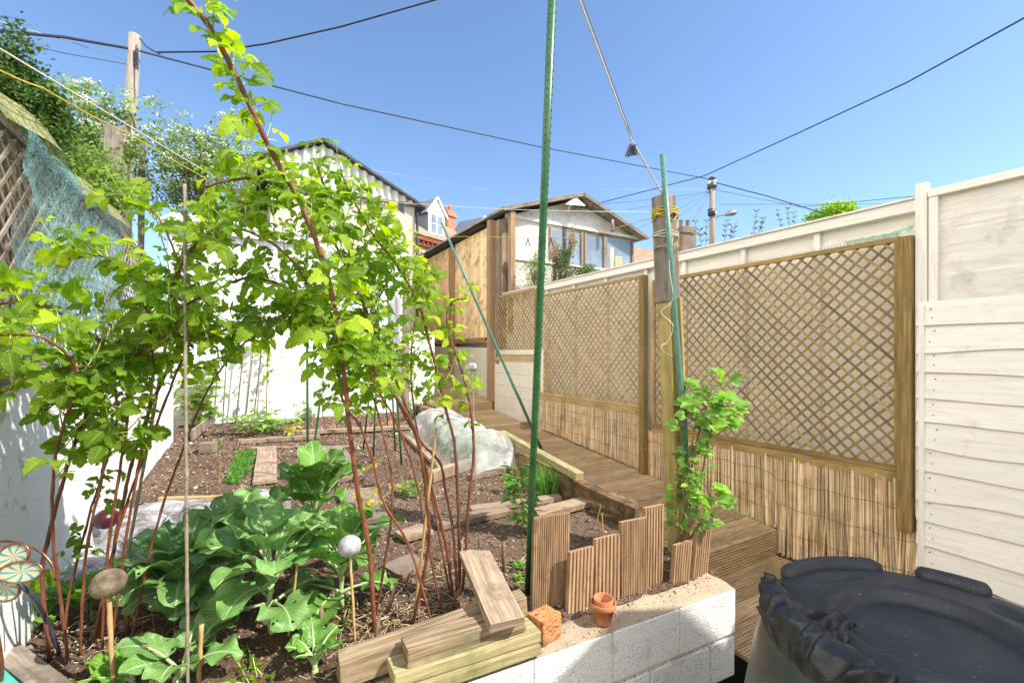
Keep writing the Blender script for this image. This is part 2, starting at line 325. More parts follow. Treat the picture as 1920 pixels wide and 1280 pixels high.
# ------------------------------------------------------------------ mesh builder
def frame(o, x, z=ZV):
    x = Vector(x).normalized(); y = Vector(z).cross(x)
    y = y.normalized(); zz = x.cross(y).normalized()
    m = Matrix((x, y, zz)).transposed().to_4x4(); m.translation = o; return m
class MB:
    def __init__(s): s.v = []; s.f = []; s.uv = []; s.r = []; s.sm = []
    def add(s, vs, fs, uvs=None, r=None, smooth=False):
        b = len(s.v); s.v += [tuple(p) for p in vs]
        if r is None: r = R.random()
        for i, f in enumerate(fs):
            s.f.append(tuple(b+k for k in f)); s.r.append(r); s.sm.append(smooth)
            s.uv += (uvs[i] if uvs else [(0, 0)]*len(f))
        return b
    def box(s, M4, L, Wd, H, c=(0, 0, 0), r=None, jit=0):       # box centred at c in frame M4, wood grain along its longest side
        hx, hy, hz = L/2, Wd/2, H/2
        P = [Vector((c[0]+sx*hx, c[1]+sy*hy, c[2]+sz*hz)) for sx in (-1, 1) for sy in (-1, 1) for sz in (-1, 1)]
        if jit: P = [p+Vector((R.uniform(-jit, jit), R.uniform(-jit, jit), R.uniform(-jit, jit))) for p in P]
        F = [(0, 1, 3, 2), (4, 6, 7, 5), (0, 4, 5, 1), (2, 3, 7, 6), (0, 2, 6, 4), (1, 5, 7, 3)]
        ax = [0, 1, 2]; dims = (L, Wd, H); a = max(ax, key=lambda i: dims[i]); ox, oy = R.uniform(0, 50), R.uniform(0, 50)
        uvs = []
        for f in F:
            pts = [P[k] for k in f]; n = (pts[1]-pts[0]).cross(pts[2]-pts[0]); na = max(ax, key=lambda i: abs(n[i]))
            oth = [i for i in ax if i != na]
            if a in oth: b2 = [i for i in oth if i != a][0]; uvs.append([(p[a]+ox, p[b2]+oy) for p in pts])
            else: uvs.append([(p[oth[0]]*.12+ox, p[oth[1]]+oy) for p in pts])
        s.add([M4 @ p for p in P], F, uvs, r)
    def bar(s, p, q, w_, h_, up=ZV, r=None, jit=0):
        p, q = Vector(p), Vector(q); x = q-p
        if abs(x.normalized().dot(Vector(up))) > .99: up = EV
        s.box(frame((p+q)/2, x, up), x.length, w_, h_, r=r, jit=jit)
    def tube(s, pts, rad, n=6, cap=True, r=None, smooth=True):
        pts = [Vector(p) for p in pts]; k = len(pts)
        if not hasattr(rad, '__len__'): rad = [rad]*k
        vs = []; up = Vector((.13, .27, .95)).normalized(); L = 0; us = []
        t0 = (pts[1]-pts[0]).normalized(); a = t0.cross(up)
        if a.length < .1: a = t0.cross(Vector((1, 0, 0)))
        a.normalize()
        for i, p in enumerate(pts):
            t = (pts[min(i+1, k-1)]-pts[max(i-1, 0)]).normalized(); a = (a-t*a.dot(t)).normalized(); b = t.cross(a)
            if i: L += (p-pts[i-1]).length
            us.append(L)
            for j in range(n):
                an = 2*math.pi*j/n; vs.append(p+(a*math.cos(an)+b*math.sin(an))*rad[i])
        fs = []; uv = []
        for i in range(k-1):
            for j in range(n):
                j2 = (j+1) % n; fs.append((i*n+j, i*n+j2, (i+1)*n+j2, (i+1)*n+j))
                w1, w2 = j*rad[0]*6.28/n, (j+1)*rad[0]*6.28/n; uv.append([(us[i], w1), (us[i], w2), (us[i+1], w2), (us[i+1], w1)])
        if cap:
            fs.append(tuple(range(n))[::-1]); uv.append([(0, 0)]*n); fs.append(tuple((k-1)*n+j for j in range(n))); uv.append([(0, 0)]*n)
        s.add(vs, fs, uv, r, smooth)
    def lathe(s, M4, prof, n=32, r=None, smooth=True, closed=False, wob=None):
        vs = []; fs = []; uv = []
        for i, (rr, z) in enumerate(prof):
            for j in range(n):
                an = 2*math.pi*j/n; q = rr*(1+(wob(an, i) if wob else 0)); vs.append(M4 @ Vector((q*math.cos(an), q*math.sin(an), z)))
        for i in range(len(prof)-1):
            for j in range(n):
                j2 = (j+1) % n; fs.append((i*n+j, i*n+j2, (i+1)*n+j2, (i+1)*n+j)); uv.append([(j/n, i), ((j+1)/n, i), ((j+1)/n, i+1), (j/n, i+1)])
        s.add(vs, fs, uv, r, smooth)
    def grid(s, fn, nu, nv, r=None, smooth=True, uvf=None):
        vs = [fn(i/nu, j/nv) for i in range(nu+1) for j in range(nv+1)]; fs = []; uv = []
        U = uvf or (lambda a, b: (a, b))
        for i in range(nu):
            for j in range(nv):
                q = i*(nv+1)+j; fs.append((q, q+nv+1, q+nv+2, q+1)); uv.append([U(i/nu, j/nv), U((i+1)/nu, j/nv), U((i+1)/nu, (j+1)/nv), U(i/nu, (j+1)/nv)])
        s.add(vs, fs, uv, r, smooth)
    def grooved(s, M4, L, Wd, H, n, dep=.011, both=False, r=None):       # decking board: x along, grooves on top
        prof = []; pw = Wd/n; ys = []
        for i in range(n):
            y0 = -Wd/2+i*pw
            prof += [(y0+pw*.02, H/2-dep), (y0+pw*.36, H/2-dep), (y0+pw*.42, H/2), (y0+pw*.95, H/2), (y0+pw*.99, H/2-dep)]
        prof = [(-Wd/2, -H/2)]+prof[:]+[(Wd/2, H/2-dep), (Wd/2, -H/2)]; prof = [(-Wd/2, -H/2), (-Wd/2, H/2-dep)]+prof[1:]
        k = len(prof); vs = []; ox, oy = R.uniform(0, 40), R.uniform(0, 40)
        for x in (-L/2, L/2):
            for y, z in prof: vs.append(M4 @ Vector((x, y, z)))
        fs = []; uv = []
        for i in range(k):
            j = (i+1) % k; fs.append((i, k+i, k+j, j)); a, b = prof[i], prof[j]
            uv.append([(-L/2+ox, a[0]+oy), (L/2+ox, a[0]+oy), (L/2+ox, b[0]+oy), (-L/2+ox, b[0]+oy)])
        fs.append(tuple(range(k))[::-1]); uv.append([(ox+prof[i][0]*.1, oy+prof[i][1]) for i in range(k)][::-1])
        fs.append(tuple(range(k, 2*k))); uv.append([(ox+prof[i][0]*.1, oy+prof[i][1]) for i in range(k)])
        s.add(vs, fs, uv, r)
    def build(s, name, mat, parent=None, loc=None, bev=0, fix=True):
        if parent is not None: base = parent_world(parent)
        else: base = Vector(loc) if loc is not None else Vector((0, 0, 0))
        me = bpy.data.meshes.new(name)
        me.from_pydata([(x-base.x, y-base.y, z-base.z) for x, y, z in s.v], [], s.f)
        ul = me.uv_layers.new(name='UVMap'); ul.data.foreach_set('uv', [c for p in s.uv for c in p])
        at = me.attributes.new('rnd', 'FLOAT', 'FACE'); at.data.foreach_set('value', s.r)
        me.polygons.foreach_set('use_smooth', s.sm)
        me.materials.append(mat if not isinstance(mat, str) else M[mat]); me.update()
        o = bpy.data.objects.new(name, me); COL.objects.link(o)
        if parent is not None: o.parent = parent
        else: o.location = base
        if bev:
            b = o.modifiers.new('bevel', 'BEVEL'); b.width = bev; b.segments = 2; b.limit_method = 'ANGLE'; b.angle_limit = .7
        return o
def parent_world(o):
    v = Vector((0, 0, 0))
    while o is not None: v += Vector(o.location); o = o.parent
    return v
def tag(o, label, cat, group=None, kind=None):
    if label: o['label'] = label
    if cat: o['category'] = cat
    if group: o['group'] = group
    if kind: o['kind'] = kind
    return o
def thing(name, label, cat, loc, group=None):
    o = bpy.data.objects.new(name, None); COL.objects.link(o); o.location = loc; o.empty_display_size = .1
    return tag(o, label, cat, group)
def struct(o, kind='structure'): o['kind'] = kind; return o
def spline(pts, n=8):                                          # Catmull-Rom through pts
    pts = [Vector(p) for p in pts]; P = [pts[0]*2-pts[1]]+pts+[pts[-1]*2-pts[-2]]; out = []
    for i in range(1, len(P)-2):
        a, b, c, d = P[i-1], P[i], P[i+1], P[i+2]
        for k in range(n):
            t = k/n; out.append(.5*((2*b)+(c-a)*t+(2*a-5*b+4*c-d)*t*t+(3*b-a-3*c+d)*t*t*t))
    out.append(pts[-1]); return out
def rv(s=1.0): return Vector((R.gauss(0, s), R.gauss(0, s), R.gauss(0, s)))

# ------------------------------------------------------------------ leaves
def leaflet(mb, o, x, nrm, L, Wd, droop=.25, fold=.18, nu=8, serr=.15, r=None, pleat=.02, rot=0, shape='ov'):
    x = Vector(x).normalized(); nrm = Vector(nrm)
    y = nrm.cross(x)
    if y.length < .05: y = x.orthogonal()
    y.normalize(); z = x.cross(y)
    vs = []; nv = 4
    for i in range(nu+1):
        u = i/nu
        if shape == 'ov': wd = math.sin(math.pi*min(1, u**.72*.97+.03))**.85
        else: wd = (math.sin(math.pi*u)**.6)*(1+.3*math.cos(math.pi*3*u))
        if i == nu: wd = 0.02
        wj = wd*(1+(serr if i % 2 else -serr))
        cz = -droop*L*u*u; cxx = L*(u-droop*.25*u*u)
        for j in range(nv+1):
            v = j/nv*2-1; yy = v*Wd/2*wj
            zz = cz+fold*abs(v)*Wd/2*wd+pleat*L*math.cos(2*math.pi*(u*4-abs(v)*.8))*(abs(v) > .1)
            vs.append(Vector(o)+x*(cxx+(.06*L*abs(v) if i < nu else 0))+y*yy+z*zz)
    fs = []; uv = []
    for i in range(nu):
        for j in range(nv):
            q = i*(nv+1)+j; fs.append((q, q+nv+1, q+nv+2, q+1)); uv.append([(i/nu, j/nv), ((i+1)/nu, j/nv), ((i+1)/nu, (j+1)/nv), (i/nu, (j+1)/nv)])
    mb.add(vs, fs, uv, r, True)
def compound(fol, stem, o, dirn, up, size, r=None, pet=.8, n=3, nu=8):
    d = Vector(dirn).normalized(); up = (Vector(up)-d*Vector(up).dot(d))
    if up.length < .05: up = d.orthogonal()
    up.normalize(); side = up.cross(d).normalized()
    r = R.random() if r is None else r
    p1 = Vector(o)+d*size*pet+up*size*.05; end = p1+d*size*.25-up*size*.03
    stem.tube([o, p1, end], [size*.022, size*.016, size*.012], 4, False)
    leaflet(fol, end, d-up*.15, up+rv(.12), size*R.uniform(.95, 1.15), size*R.uniform(.68, .82), R.uniform(.15, .7), R.uniform(.02, .35), nu, r=min(1, max(0, r+R.uniform(-.1, .1))))
    for sgn in (-1, 1):
        if n >= 3: leaflet(fol, p1, d*.45+side*sgn*.9-up*.12, up+side*sgn*.1+rv(.15), size*R.uniform(.7, .88), size*R.uniform(.5, .6), R.uniform(.1, .5), R.uniform(.02, .3), nu, r=min(1, max(0, r+R.uniform(-.1, .1))))
        if n >= 5: leaflet(fol, Vector(o)+d*size*pet*.55, d*.2+side*sgn, up+rv(.15), size*.6, size*.42, .25, .15, nu, r=r)
def shoot(fol, stem, o, dirn, L, nleaf, size, nu=8, tip=True, rr=(0, 1)):
    d = Vector(dirn).normalized(); pts = [Vector(o)]; k = 5
    cur = Vector(o); dd = d.copy()
    for i in range(k):
        dd = (dd+ZV*.16+rv(.06)).normalized(); cur = cur+dd*L/k; pts.append(cur.copy())
    stem.tube(pts, [.0027*(1-.5*i/k) for i in range(k+1)], 4, False)
    ph = R.uniform(0, 6.28)
    for i in range(nleaf):
        t = (i+1)/nleaf; idx = min(k-1, int(t*k*.999)); p = pts[idx].lerp(pts[idx+1], t*k-idx if t < 1 else 1)
        ax = (pts[idx+1]-pts[idx]).normalized(); ph += 2.4
        a = ax.orthogonal().normalized(); b = ax.cross(a); out = a*math.cos(ph)+b*math.sin(ph)
        ld = (out+ax*.5+Vector((0, 0, -.28))).normalized(); up = (ZV*.62+ax*.25+rv(.42)+Vector((.28, -.55, 0)))
        compound(fol, stem, p, ld, up, size*(1-.45*t*t)*R.uniform(.75, 1.2), R.uniform(*rr), R.uniform(.5, .9), 3 if R.random() < .85 else 5, nu)
    if tip:
        for q in range(3): leaflet(fol, pts[-1], dd+rv(.5), rv(1), size*.4, size*.17, .1, .4, 6, r=R.uniform(.6, 1))

# ================================================================== THE SETTING
g = MB(); g.grid(lambda a, b: Vector(((a-.5)*1600, (b-.5)*1600, -.75)), 4, 4, smooth=False); struct(g.build('ground', 'ground'))
WN = Vector((.891, .454, 0))                                    # run of the white retaining wall
WA = Vector((.093, 1.99, 0)); WB = Vector((1.275, 2.592, 0))    # front top edge, left point and right corner
WIN = Vector((-.454, .891, 0))
# soil bed
def soil_h(e, d):
    p = G(e, d, 0); n = mnoise.fractal(Vector((p.x*3, p.y*3, 0)), 1, 2, 4)*.016+mnoise.fractal(Vector((p.x*14, p.y*14, 3)), .8, 2, 4)*.011
    far = max(0, (d-7.4)*.12)
    return soil_z(d)+n+far
def wall_d(e):                                                  # d of the wall's inner face at e
    p = WA+WIN*.13; pe, pd = ED(p); ke, kd = ED(WN); return pd+(e-pe)*kd/ke
g = MB()
def sp(a, b):
    e = -.86+a*3.34; d0 = wall_d(e)+.02; d = d0+(8.03-d0)*b**1.15; return G(e, d, soil_h(e, d))
g.grid(sp, 190, 400); struct(g.build('soil', 'soil'))
# scattered clods, one countless thing
g = MB()
def clod(p, s):
    a = [Vector((1, 0, 0)), Vector((-1, 0, 0)), Vector((0, 1, 0)), Vector((0, -1, 0)), Vector((0, 0, .8)), Vector((0, 0, -.8))]
    q = Matrix.Rotation(R.uniform(0, 6.28), 3, rv(1).normalized())
    vs = [p+q @ (v*s*R.uniform(.6, 1.3)) for v in a]
    g.add(vs, [(0, 2, 4), (2, 1, 4), (1, 3, 4), (3, 0, 4), (2, 0, 5), (1, 2, 5), (3, 1, 5), (0, 3, 5)], None, R.random()**1.4)
for i in range(24000):
    e = R.uniform(-.84, 2.44); d0 = wall_d(e)+.04; d = d0+(7.9-d0)*R.random()**1.25
    s = R.uniform(.002, .0070)*(1+d*.14)*(1.9 if R.random() < .09 else 1); clod(G(e, d, soil_h(e, d)+s*.3), s)
struct(g.build('soil_clods', 'clod'), 'stuff')
# straw and dead stems litter under the canes
g = MB()
for i in range(520):
    c = R.choice([(640, 1200), (760, 1150), (820, 1100), (860, 1090), (300, 1200), (130, 1190), (200, 1180), (700, 1180)])
    p = WS(c[0]+R.gauss(0, 45), min(1275, max(1000, c[1]+R.gauss(0, 35)))); e, d = ED(p)
    if d < wall_d(e)+.06 or e < -.8: continue
    p.z = soil_h(e, d)+R.uniform(.003, .03); dr = Vector((R.gauss(0, 1), R.gauss(0, 1), R.gauss(0, .22))).normalized(); L = R.uniform(.03, .14)
    g.tube([p, p+dr*L*.5+rv(.006), p+dr*L+rv(.01)], R.uniform(.0012, .0035), 4, False)
struct(g.build('plant_litter', 'straw'), 'stuff')
# deck flights (grooved boards)
def boards(mb, e0, e1, d0, d1, zf, wid=.135, gap=.011, n=6, th=.028, endz=None):
    d = d0
    while d < d1-.02:
        z = zf(d+wid/2); sl = (zf(d+wid)-zf(d))/wid; c = G((e0+e1)/2, d+wid/2, z-th/2)
        x = EV; y = (DV+ZV*sl).normalized(); m = Matrix((x, y, x.cross(y))).transposed().to_4x4(); m.translation = c
        mb.grooved(m, e1-e0, wid-gap, th, n); d += wid
g = MB(); boards(g, 2.53, 4.055, 2.33, 7.74, ramp_z)
g.box(frame(G(3.29, 2.345, -.18), EV), 1.52, .03, .215); 
m = Matrix((EV, ZV, -DV)).transposed().to_4x4(); m.translation = G(3.29, 2.325, -.175); g.grooved(m, 1.525, .23, .026, 10, .014)
struct(g.build('deck_path', 'deck'))
g = MB(); boards(g, 2.545, 4.055, 1.2, 2.31, lambda d: -.29); boards(g, .2, 4.055, -1.4, 1.2, lambda d: -.29)
struct(g.build('lower_deck', 'deck'))
g = MB(); boards(g, 2.7, 4.06, 7.745, 9.58, lambda d: .577+.145*(d-7.74))
m = Matrix((EV, ZV, -DV)).transposed().to_4x4(); m.translation = G(3.3, 7.74, .495); g.grooved(m, 1.5, .15, .02, 8)
boards(g, 2.9, 4.06, 9.62, 12.5, lambda d: 1.0+.16*(d-9.6)); m.translation = G(3.4, 9.6, .92); g.grooved(m, 1.3, .15, .02, 8)
struct(g.build('upper_deck', 'deck'))
g = MB(); g.box(frame(G(3.3, 5.2, -.42), EV), 1.7, 6, .2); g.box(frame(G(3.3, 10, -.2), EV), 1.7, 5, .3); struct(g.build('path_base', 'soil'))

# ------------------------------------------------------------------ white retaining wall in front
t = thing('retaining_wall', 'low white painted block wall with brown mortar top below the vegetable bed', 'wall', WA+WN*0+ZV*-.29)
wc = Matrix((WN, WIN, ZV)).transposed().to_4x4()
def wm(s, k, z): q = wc.copy(); q.translation = WA+WN*s+WIN*k+ZV*z; return q
LW = (WB-WA).length
g = MB(); x0 = -3.0
for row, (z0, z1, off) in enumerate(((-.090, .155, 0), (-.33, -.112, .2))):
    s = LW
    first = True
    while s > x0:
        L = .44 if not (first and off) else .2; first = False
        g.box(wm(s-L/2, .11, (z0+z1)/2), L-(.004 if row == 0 else .012), .22-(row*.006), z1-z0, jit=.001); s -= L
g.build('blocks', 'white', t, bev=.006)
g = MB(); g.box(wm((x0+LW-.02)/2, .115, -.09), LW-x0-.012, .196, .45); g.build('bed_joints', 'creamwall', t)
g = MB(); R3 = random.Random(9)
for i in range(210):
    if i % 3: s_ = R3.uniform(-.2, LW-.02); z_ = -.101+R3.gauss(0, .006)
    else: s_ = R3.choice((.41, .83, 1.05, 1.15))+R3.gauss(0, .012); z_ = R3.uniform(-.28, -.12)
    p = WA+WN*s_+WIN*.004+ZV*z_; q = R3.uniform(.0015, .004)
    g.add([p+WN*q, p-WN*q, p+ZV*q, p-ZV*q, p-WIN*q*.8], [(0, 2, 4), (2, 1, 4), (1, 3, 4), (3, 0, 4)])
struct(g.build('joint_moss', plain('dark_moss', (.035, .045, .02), (.10, .10, .06), 30, .95, .1, .5, .5), t), 'stuff')
g = MB()
def cop(a, b):
    s = x0+(LW+.0-x0)*a; k = .235*b+.004; z = .158+.012*math.sin(math.pi*b)+.01*mnoise.fractal(Vector((s*6, b*4, 0)), 1, 2, 4)*(1 if 0 < b < 1 else .3)+(.0 if b < 1 else 0)
    return WA+WN*s+WIN*k+ZV*z
g.grid(cop, 150, 10); g.build('mortar_top', 'mortar', t)
g = MB(); R2 = random.Random(3)
for i in range(90):
    s = R2.uniform(.2, LW-.05); k = R2.uniform(.08, .2); z = .172
    p = WA+WN*s+WIN*k+ZV*z; clod(p, R2.uniform(.002, .007))
struct(g.build('mortar_crumbs', 'clod'), 'stuff')

# ------------------------------------------------------------------ left garden wall
t = thing('garden_wall', 'sunlit white block wall along the left side of the bed', 'wall', G(-.95, 3, -.3))
g = MB()
zt = lambda d: 1.31+.024*(d-1)
d = 7.26; k = 0
def wallblock(mb, e0, e1, d0, d1, z0a, z0b, z1a, z1b, r=None):
    P = [G(e0, d0, z0a), G(e1, d0, z0a), G(e0, d1, z0b), G(e1, d1, z0b), G(e0, d0, z1a), G(e1, d0, z1a), G(e0, d1, z1b), G(e1, d1, z1b)]
    mb.add(P, [(0, 2, 3, 1), (4, 5, 7, 6), (0, 1, 5, 4), (2, 6, 7, 3), (0, 4, 6, 2), (1, 3, 7, 5)], None, r)
wallblock(g, -1.06, -.854, -.6, 6.85, -.4, 0, zt(-.6), zt(6.85)); g.build('wall_body', 'leftwall', t, bev=.01)
g = MB(); wallblock(g, -1.07, -.835, 6.865, 7.26, 0, 0, 1.52, 1.52); g.build('end_pillar', 'whiteclean', t, bev=.01)
g = MB(); g.bar(G(-.955, -.6, zt(-.6)+.04), G(-.955, 7.0, zt(7)+.04), .26, .06); g.build('wooden_coping', 'greywood', t, bev=.004)
t = thing('garden_wall', 'bare beige block return in the far left corner behind the climbing leaves', 'wall', G(-1.2, 7.7, 0))
g = MB()
for r_ in range(8): wallblock(g, -1.35, -1.12+.0, 7.0, 7.62, .215*r_+.15, .215*r_+.15, .215*r_+.36, .215*r_+.36); wallblock(g, -1.33, -1.13+.0, 7.63, 8.2, .215*r_+.15, .215*r_+.15, .215*r_+.36, .215*r_+.36)
g.build('blocks', 'creamwall', t, bev=.004)

# trellis builder on a plane of constant e
def trellis(name, label, e, d0, d1, z0, z1, mat, pitch=.10, parent=None, group=None, base_rail=True, side=-1, fr=.032):
    t = thing(name, label, 'trellis', G(e, d0, z0), group)
    g = MB()
    for fam in (0, 1):
        ee = e+side*(.010 if fam == 0 else .002)
        k = -((z1-z0) if fam == 0 else 0)
        c = (d0-(z1-z0)) if fam == 0 else d0
        c_end = d1 if fam == 0 else d1+(z1-z0)
        while c < c_end:
            # family 0: z = z0 + (d - c); family 1: z = z0 + (c - d)
            if fam == 0: a, b = max(d0, c), min(d1, c+(z1-z0)); za, zb = z0+(a-c), z0+(b-c)
            else: a, b = max(d0, c-(z1-z0)), min(d1, c); za, zb = z0+(c-a), z0+(c-b)
            if b-a > .02: g.bar(G(ee, a, za), G(ee, b, zb), .019 if False else .008, .020, EV) if False else g.box(frame(G(ee, (a+b)/2, (za+zb)/2), G(0, b-a, zb-za), EV), math.hypot(b-a, zb-za), .0175, .007, jit=.0012)
            c += pitch
    g.build('lattice', mat, t)
    g = MB()
    for zz in (z0, z1): g.box(frame(G(e+side*.004, (d0+d1)/2, zz), DV), d1-d0+fr, fr, .036)
    for dd in (d0, d1): g.box(frame(G(e+side*.004, dd, (z0+z1)/2), ZV, EV), z1-z0-fr-.004, fr, .034)
    g.build('frame', mat, t)
    if base_rail:
        g = MB(); g.box(frame(G(e+side*.006, (d0+d1)/2, z0-.062), DV), d1-d0+.06, .03, .075); g.build('base_rail', mat, t, bev=.003)
    return t
trellis('trellis', 'long grey lattice on top of the left white wall behind the raspberry leaves', -.93, 1.2, 6.2, 1.50, 2.50, 'greywood', base_rail=False, side=1, pitch=.11)

# netting on the left trellis
g = MB()
def nt_(a, b):
    d = 2.75+2.0*a+.08*math.sin(b*7); z = 2.57-(.95+.22*math.sin(a*5))*b; return G(-.865+.03*math.sin(a*23+b*3)+.02*math.sin(b*19)-.07*max(0, .1-b)*10, d, z)
g.grid(nt_, 50, 30); tag(g.build('teal_netting', 'nett', loc=G(-.87, 3.5, 2)), 'teal blue netting draped down the front of the left trellis', 'netting')
g = MB()
def ny_(a, b):
    d = 1.3+3.6*a; z = 2.46+.20*math.sin(math.pi*min(1, b*1.1))+.03*math.sin(a*17); return G(-.9+.08-.32*b+.03*math.sin(a*29), d, z-.1*b)
g.grid(ny_, 60, 12); tag(g.build('olive_netting', 'nety', loc=G(-.95, 3, 2.5)), 'olive yellow netting bunched along the top of the left trellis', 'netting')

# ------------------------------------------------------------------ back block wall, corrugated sheet, pillar
t = thing('back_wall', 'white painted block wall at the far end of the bed', 'wall', G(1, 8.1, .3))
g = MB()
row = 0; z = .12
while z < 1.66:
    e = -1.12-(.22 if row % 2 else 0)
    while e < 2.47:
        a, b = max(e, -1.12), min(e+.436, 2.47)
        if b-a > .05: wallblock(g, a, b, 8.0+R.uniform(-.002, .002), 8.2, z, z, z+.212, z+.212)
        e += .44
    z += .22; row += 1
g.build('blocks', 'whiteclean', t, bev=.004)
g = MB(); wallblock(g, -1.1, 2.46, 8.012, 8.19, .1, .1, 1.63, 1.63); g.build('mortar_joints', 'creamwall', t)
t = thing('gate_pillar', 'white block pillar where the deck path meets the back wall', 'pillar', G(2.75, 8.1, .3))
g = MB(); z = .14
while z < 1.7: wallblock(g, 2.48, 2.97, 7.97, 8.25, z, z, z+.212, z+.212); z += .22
g.build('blocks', 'whiteclean', t, bev=.006)
g = MB(); wallblock(g, 2.49, 2.96, 7.98, 8.24, .1, .1, 1.8, 1.8); g.build('mortar_joints', 'creamwall', t)
tp = MB(); tp.box(frame(G(2.42, 7.93, 1.5), ZV, EV), 2.4, .1, .1); tag(tp.build('gate_post', 'greywood', loc=G(2.42, 7.93, .4), bev=.004), 'grey timber post fixed against the left side of the white pillar', 'post')
def corrugate(mb, P, u, v, W_, H_, pitch, amp, slant=None):     # sheet: ribs run along v, P corner, normal u x v
    n = u.cross(v).normalized(); k = int(W_/pitch*6); vs = []; fs = []
    for i in range(k+1):
        a = W_*i/k; off = amp*math.sin(2*math.pi*a/pitch); top = H_ if slant is None else slant(a)
        vs += [P+u*a+n*off, P+u*a+v*top+n*off]
    for i in range(k): fs.append((2*i, 2*i+2, 2*i+3, 2*i+1))
    mb.add(vs, fs, None, None, True)
# lean-to shed of white corrugated sheet behind the block wall
t = thing('corrugated_shed', 'white corrugated shed with grey roof behind the back wall', 'shed', G(.5, 8.3, 0))
g = MB(); corrugate(g, G(-1.0, 8.1, 1.6), EV, ZV, 3.5, 1.68, .12, .022); g.build('wall', 'corrwhite', t)
g = MB(); g.bar(G(-1.05, 8.04, 3.32), G(1.0, 8.04, 3.32), .03, .12); g.bar(G(1.003, 8.04, 3.22), G(2.52, 8.04, 3.22), .03, .05); g.build('fascia', 'paintwood', t)
g = MB(); corrugate(g, G(-1.1, 8.0, 3.39), EV, (DV*1.3+ZV*.42).normalized(), 2.15, 1.5, .076, .01); g.build('roof', 'corrgrey', t)
g = MB(); wallblock(g, -.98, 2.5, 8.16, 9.4, .1, .1, 3.25, 3.6); g.build('inner_wall', 'corrgrey', t)
# cream clad gable house
D_ = 9.5
def gp(px, py, d=None): return WD(px, py, d or D_)
def ez(px, py, d):
    p = WD(px, py, d); return ED(p)[0], p.z
t = thing('clad_house', 'cream clad house with a corrugated gable rising behind the raspberry leaves', 'house', G(1, D_, 0))
er, zr = ez(786, 388, D_); ea, za = ez(605, 272, D_); el_ = ea-1.0; zl_ = za-(za-zr)*1.1/(er-ea)
g = MB(); corrugate(g, G(el_+.1, D_, 1.0), EV, ZV, er-el_-.2, zr-1.02, .05, .003); g.build('clad_wall', 'corrcream', t)
g = MB(); corrugate(g, G(el_, D_-.05, zr), EV, ZV, er-el_, 1, .16, .035, lambda a: max(.02, (za-zr)*(1-abs(a-(ea-el_))/(er-ea))*.985)); g.build('corrugated_gable', 'corrgrey', t)
g = MB(); wallblock(g, el_+.12, er-.13, D_+.02, D_+5, .5, .5, zr, zr); g.build('side_wall', 'corrcream', t)
for sg, e2 in ((1, er+.10), (-1, el_-.10)):
    g = MB(); zz = zr-.06 if sg > 0 else zl_; a = G(ea, D_-.16, za+.03); b = G(e2, D_-.16, zz); c = G(e2, D_+5, zz); dd = G(ea, D_+5, za+.03)
    up = ZV*.05
    g.add([a, b, c, dd, a+up, b+up, c+up, dd+up], [(0, 1, 2, 3), (4, 7, 6, 5), (0, 4, 5, 1), (1, 5, 6, 2), (3, 2, 6, 7), (0, 3, 7, 4)]); g.build('roof_slope', 'roofdark', t)
g = MB(); g.tube([G(er-.06, D_-.05, zr-.02), G(er-.06, D_-.05, .8)], .03, 8); g.build('drainpipe', 'blackcable', t)
g = MB(); g.bar(G(el_, D_-.07, zr), G(er, D_-.07, zr), .03, .04); g.build('drip_board', 'greywood', t)

# ------------------------------------------------------------------ brick terrace with dormers, chimneys (far)
U = Vector((.574, .819, 0)); NV = Vector((.819, -.574, 0)); P0 = Vector((-5.4, 20.7, 0))     # front line and outward normal
def B(s, k, z): return P0+U*s+NV*k+ZV*z
def bf(s, k, z): m = Matrix((U, -NV, ZV)).transposed().to_4x4(); m.translation = B(s, k, z); return m
def hit(px, k=0):                                               # s where the pixel column meets the front line offset k
    t_ = (px-CX)/FPX; q = P0+NV*k; return (t_*q.y-q.x)/(U.x-t_*U.y)
zc = 7.3
t = thing('brick_house', 'orange brick terrace house with tiled roof and white dormers beyond the sheds', 'house', B(2, -2, 0))
g = MB()
g.box(bf(4.5, -3, 3.4), 18, 6, 7.0); 
g2 = MB(); g2.grid(lambda a, b: B(-4.5+18*a, .01, 7.0*b), 1, 1, smooth=False, uvf=lambda a, b: (18*a, 7*b)); g2.build('brick_wall', 'brick', t)
g.build('wall_core', 'creamwall', t)
g = MB(); g.box(bf(4.5, .10, 7.04), 18, .3, .2); g.box(bf(4.5, .06, 6.76), 18, .16, .10)
for i in range(60): g.box(bf(-4.3+i*.3, .1, 6.87), .13, .2, .12)
g.build('brick_cornice', plain('dark_red_brick_trim', (.25, .07, .04), (.36, .12, .07), 6, .9, .1), t)
g = MB(); rs = (3.0, 2.6)
a, b, c, dd = B(-4.6, .3, 7.16), B(13.6, .3, 7.16), B(13.6, -2.9, 9.3), B(-4.6, -2.9, 9.3)
a2, b2 = B(-4.6, -6.1, 7.16), B(13.6, -6.1, 7.16)
g.add([a, b, c, dd, a2, b2], [(0, 1, 2, 3), (3, 2, 5, 4), (0, 3, 4), (1, 5, 2), (0, 4, 5, 1)], [[(0, 0), (18, 0), (18, 4), (0, 4)], [(0, 4), (18, 4), (18, 8), (0, 8)], [(0, 0)]*3, [(0, 0)]*3, [(0, 0)]*4]); rf = g.build('tiled_roof', 'tiles', t)
